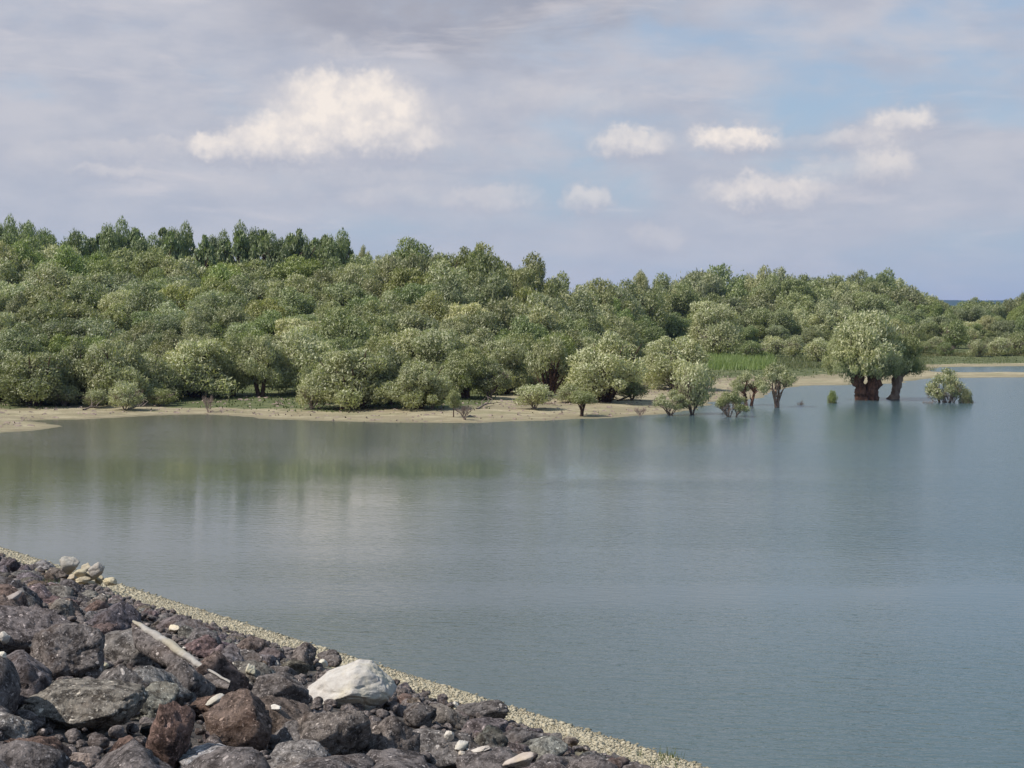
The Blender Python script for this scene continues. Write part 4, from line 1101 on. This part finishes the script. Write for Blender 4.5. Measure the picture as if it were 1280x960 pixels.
def occluded_by_hero(px, py):   # keep filler out of the silhouettes of the hand-placed rocks
    for (hx, hy, hw, hh, *_r) in heroes:
        if hw > 24 and abs(px - hx) < hw * (.42 if hw < 110 else .56) and hy - hh * .35 < py < hy + hh * (.75 if hw < 110 else 1.0): return True
    tq = max(0, min(1, ((px - 165) * 120 + (py - 780) * 73) / (120 ** 2 + 73 ** 2)))
    if math.hypot(px - 165 - 120 * tq, py - 785 - 73 * tq) < 17: return True
    for (qx, qy, rx_, ry_) in ((150, 952, 62, 26), (236, 925, 16, 34), (183, 850, 26, 14)):
        if ((px - qx) / rx_) ** 2 + ((py - qy) / ry_) ** 2 < 1: return True
    return False
NI = 230
ind, rest = [], []
for c_ in cands:
    inframe = -5 < c_[4] < 1000 and c_[5] < 975
    if occluded_by_hero(c_[4], c_[5]): continue
    hpx = c_[3] / c_[1] * F
    (ind if inframe and len(ind) < NI else rest).append(c_)
colours = [('grey', (1.15, 1.08, 1.1)), ('dark grey', (.85, .8, .82)), ('brown', (1.0, .82, .74)), ('light grey', (1.55, 1.5, 1.5)), ('purplish', (1.08, 1.0, 1.05)), ('blackish', (.65, .62, .64))]
short = {}
def shortname(l):
    return l
LMK = [(96, 897, 'the mottled boulder'), (433, 865, 'the white boulder'), (88, 822, 'the pointed rock'), (22, 800, 'the purple ridge'), (172, 815, 'the flat-topped rock'), (230, 820, 'the pale-edged slab'), (306, 908, 'the brown domed rock'),
       (278, 956, 'the blue-grey slab'), (545, 938, 'the striated rock'), (553, 896, 'the blocky slotted rock'), (682, 940, 'the smooth greenish rock'), (107, 716, 'the heap of pale stones'), (381, 822, 'the squarish perched rock'), (213, 926, 'the upright reddish rock'),
       (219, 786, 'the small cream stone'), (313, 836, 'the cream stone above the dome'), (600, 937, 'the pale splinters'), (16, 746, 'the long pinkish stone'), (345, 868, 'the rough bank-side rock'), (138, 752, 'the tan flat stone')]
groups = {}
for k, c_ in enumerate(ind):
    px, py = c_[4], c_[5]
    lm = min(LMK, key=lambda q: (q[0] - px) ** 2 + ((q[1] - py) * 1.4) ** 2)
    dxp, dyp = px - lm[0], (py - lm[1]) * 1.4
    if abs(dyp) > abs(dxp): dr = 'above' if dyp < 0 else 'below'
    else: dr = 'bank side of' if dxp < 0 else 'lake side of'
    ci = rr_.choices(range(6), weights=[4, 4, 3, 1.2, 3, 1.5])[0]
    groups.setdefault((lm[2], dr, ci), []).append((dxp ** 2 + dyp ** 2, k))
labels = {}
ordn = ['nearest', 'second nearest', 'third nearest', 'fourth nearest', 'fifth nearest', 'sixth nearest', 'seventh nearest', 'eighth nearest', 'ninth nearest', 'tenth nearest']
for (lmn, dr, ci), lst in groups.items():
    lst.sort()
    for j, (_, k) in enumerate(lst):
        if len(lst) == 1: lab = f'only {colours[ci][0]} rough rock {dr} {lmn}'
        elif j == 0: lab = f'{colours[ci][0]} rough rock, next one {dr} {lmn}'
        else: lab = f'{colours[ci][0]} rough rock, {ordn[min(j, 9)].replace(" nearest", "")} one {dr} {lmn}'
        labels[k] = (lab, ci)
for k, (x, y, z, r, px, py) in enumerate(ind):
    lab, ci = labels[k]
    o = link('rock', ROCKM[rr_.randrange(12)], None, (x, y, z + r * .22), (r * rr_.uniform(.9, 1.25), r * rr_.uniform(.85, 1.15), r * rr_.uniform(.62, .95)), 0, tuple(q * rr_.uniform(.92, 1.08) for q in colours[ci][1]))
    o.rotation_euler = (rr_.uniform(-.35, .35), rr_.uniform(-.35, .35), rr_.uniform(0, 6.28))
    tag(o, lab, 'rock', 'rough dark riprap rocks on the bank')
def stone_stuff(name, items, vs, mat, label, seed, color=(1, 1, 1)):
    rg = np.random.default_rng(seed); VV, FF, n0 = [], [], 0
    for (x, y, z, r) in items:
        v, f = vs[rg.integers(len(vs))]
        th = rg.uniform(0, 6.28); c_, s_ = math.cos(th), math.sin(th); tl = rg.uniform(-.4, .4)
        q = v * np.array([r * rg.uniform(.8, 1.3), r * rg.uniform(.8, 1.2), r * rg.uniform(.5, .95)])
        q = np.c_[q[:, 0] * math.cos(tl) + q[:, 2] * math.sin(tl), q[:, 1], -q[:, 0] * math.sin(tl) + q[:, 2] * math.cos(tl)]
        q = np.c_[q[:, 0] * c_ - q[:, 1] * s_, q[:, 0] * s_ + q[:, 1] * c_, q[:, 2]] + np.array([x, y, z])
        VV.append(q); FF.append(f + n0); n0 += len(v)
    o = link(name, mesh_np(name, np.concatenate(VV), np.concatenate(FF), mat, False), color=color)
    tag(o, label, 'stones', kind='stuff')
MIDV = [rock_geo(120 + i, 3, .14, 8) for i in range(6)]
stone_stuff('riprap', [(x, y, z + r * .25, r) for (x, y, z, r, *_x) in rest], MIDV, M_ROCK, 'packed small dark rocks filling the bank', 4, (1.05, .98, 1.0))
# rubble in the joints
rub = []
for _ in range(9000):
    u = rr_.uniform(-12, 46); s = rr_.uniform(2.3, 16); x, y = bank_xy(u, s)
    if y < 9: continue
    r = rr_.uniform(.03, .11); rub.append((x, y, float(bank_z(x, y)) + r * .2 + (rr_.random() < .2) * .08, r))
stone_stuff('rubble', rub, SMALLV, M_ROCK, 'loose dark rubble in the joints between the bank rocks', 6, (1.15, 1.05, 1.05))
# pale gravel strip at the water
gm2, t, bs, out = new_mat('gravel_pale')
pos = geo_pos(t); n_a = t.noise(pos, 3.0, 4, .6); n_b = t.noise(pos, 14, 4, .7)
c = t.mix(t.ss(n_b, .35, .65), (0.28, 0.245, 0.175), (0.46, 0.41, 0.31)); c = t.mix(t.m('MULTIPLY', t.ss(n_a, .55, .68), .55), c, (0.20, 0.16, 0.11))
c = t.mix(t.m('MULTIPLY', t.ss(t.sep(pos)[2], 0.10, 0.0), .6), c, (0.10, 0.085, 0.05))
t.put(bs.inputs['Base Color'], c); bs.inputs['Roughness'].default_value = 1
grv = []
for _ in range(60000):
    u = rr_.uniform(-14, 52); s = -0.3 + 2.8 * rr_.random() ** 1.1 + math.sin(u * .9) * .15 + math.sin(u * 3.1) * .1; x, y = bank_xy(u, s)
    r = rr_.uniform(.008, .026) * (2.4 if rr_.random() < .05 else 1); grv.append((x, y, float(bank_z(x, y)) + r * .15, r))
stone_stuff('gravel', grv, [rock_geo(150 + i, 1, .14, 7) for i in range(6)], gm2, 'pale yellow gravel strip along the water', 7)
# weeds
for (px, py, n, lab) in [(12, 712, 60, 'green weeds at the top of the bank near the picture edge'), (818, 951, 22, 'green weeds by the gravel at the bottom edge'), (46, 733, 60, 'brown-green weeds among the bank rocks below the heap')]:
    p = on_bank(px, py); blades('weeds', [tuple(p + Vector((random.uniform(-.4, .4), random.uniform(-.4, .4), 0))) for _ in range(n)], .13, .02, (0.055, 0.072, 0.025), lab, px, .15, 3)
# settle the loose pieces on the rocks that are really under them
for (o, px, py, wp, hp) in small_pale: o.hide_set(True)
bpy.context.view_layer.update()
dg = bpy.context.evaluated_depsgraph_get()
def hit(px, py, skip=None):
    ok, loc, nor, i_, ob, mt = S.ray_cast(dg, Vector((0, 0, CAM_Z)), ray(px, py).normalized())
    return loc if ok else on_bank(px, py)
def surf_y(px, py): return hit(px, py).y
for (o, px, py, wp, hp) in small_pale:
    q = hit(px, py + hp * .35); hw = wp / 2 / F * q.y; hh = hp / 2 / F * q.y
    o.location = q + Vector((0, hw * .1, hh * .5)); o.scale = (hw * 1.1, (hw + hh) * .5, hh * 1.2); o.hide_set(False)
# the slab; sun catching its upper edge is painted on as a pale strip
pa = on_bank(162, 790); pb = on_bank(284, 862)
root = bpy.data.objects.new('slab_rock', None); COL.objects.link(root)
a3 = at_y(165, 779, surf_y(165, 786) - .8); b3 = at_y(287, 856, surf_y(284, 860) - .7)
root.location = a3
tag(root, 'long dark tilted slab with sunlight on its tapering upper edge painted pale', 'rock')
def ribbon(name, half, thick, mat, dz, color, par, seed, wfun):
    n = 60; sec = 10; V_, F_ = [], []
    d = (b3 - a3); L_ = d.length; dn_ = d.normalized(); side = Vector((0, 1, 0)); upv = side.cross(dn_) * -1
    if upv.z < 0: upv = -upv
    for i in range(n + 1):
        u = i / n; wv_ = wfun(u)
        for k in range(sec):
            th = 2 * math.pi * k / sec
            q = d * u + side * (math.cos(th) * half * wv_) + upv * (math.sin(th) * thick * wv_ + dz * (1 if dz > 0 else wv_) + .02 * math.sin(u * 7))
            q += dn_.cross(upv) * 0
            nn = mnoise.noise(q * 3 + Vector((seed, 0, 0))) * .025 + mnoise.noise(q * 11 + Vector((seed, 0, 0))) * .02
            V_.append(tuple(q + upv * nn * wv_ + side * nn))
    for i in range(n):
        for k in range(sec):
            F_.append((i * sec + k, i * sec + (k + 1) % sec, (i + 1) * sec + (k + 1) % sec, (i + 1) * sec + k))
    return link(name, mesh_np(name, V_, F_, mat, True), par, color=color)
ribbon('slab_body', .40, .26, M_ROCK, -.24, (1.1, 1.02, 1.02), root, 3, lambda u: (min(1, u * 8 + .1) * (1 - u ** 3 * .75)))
ribbon('painted_sunlit_edge', .13, .10, M_PALE, .05, (.60, .585, .58), root, 9, lambda u: max(.12, math.sin(min(1, u * 1.15 + .05) * math.pi * .95) ** .7))


print('TREES', len(entries), 'ROCKS', len(ind), 'rest', len(rest), 'heroes', len(heroes))
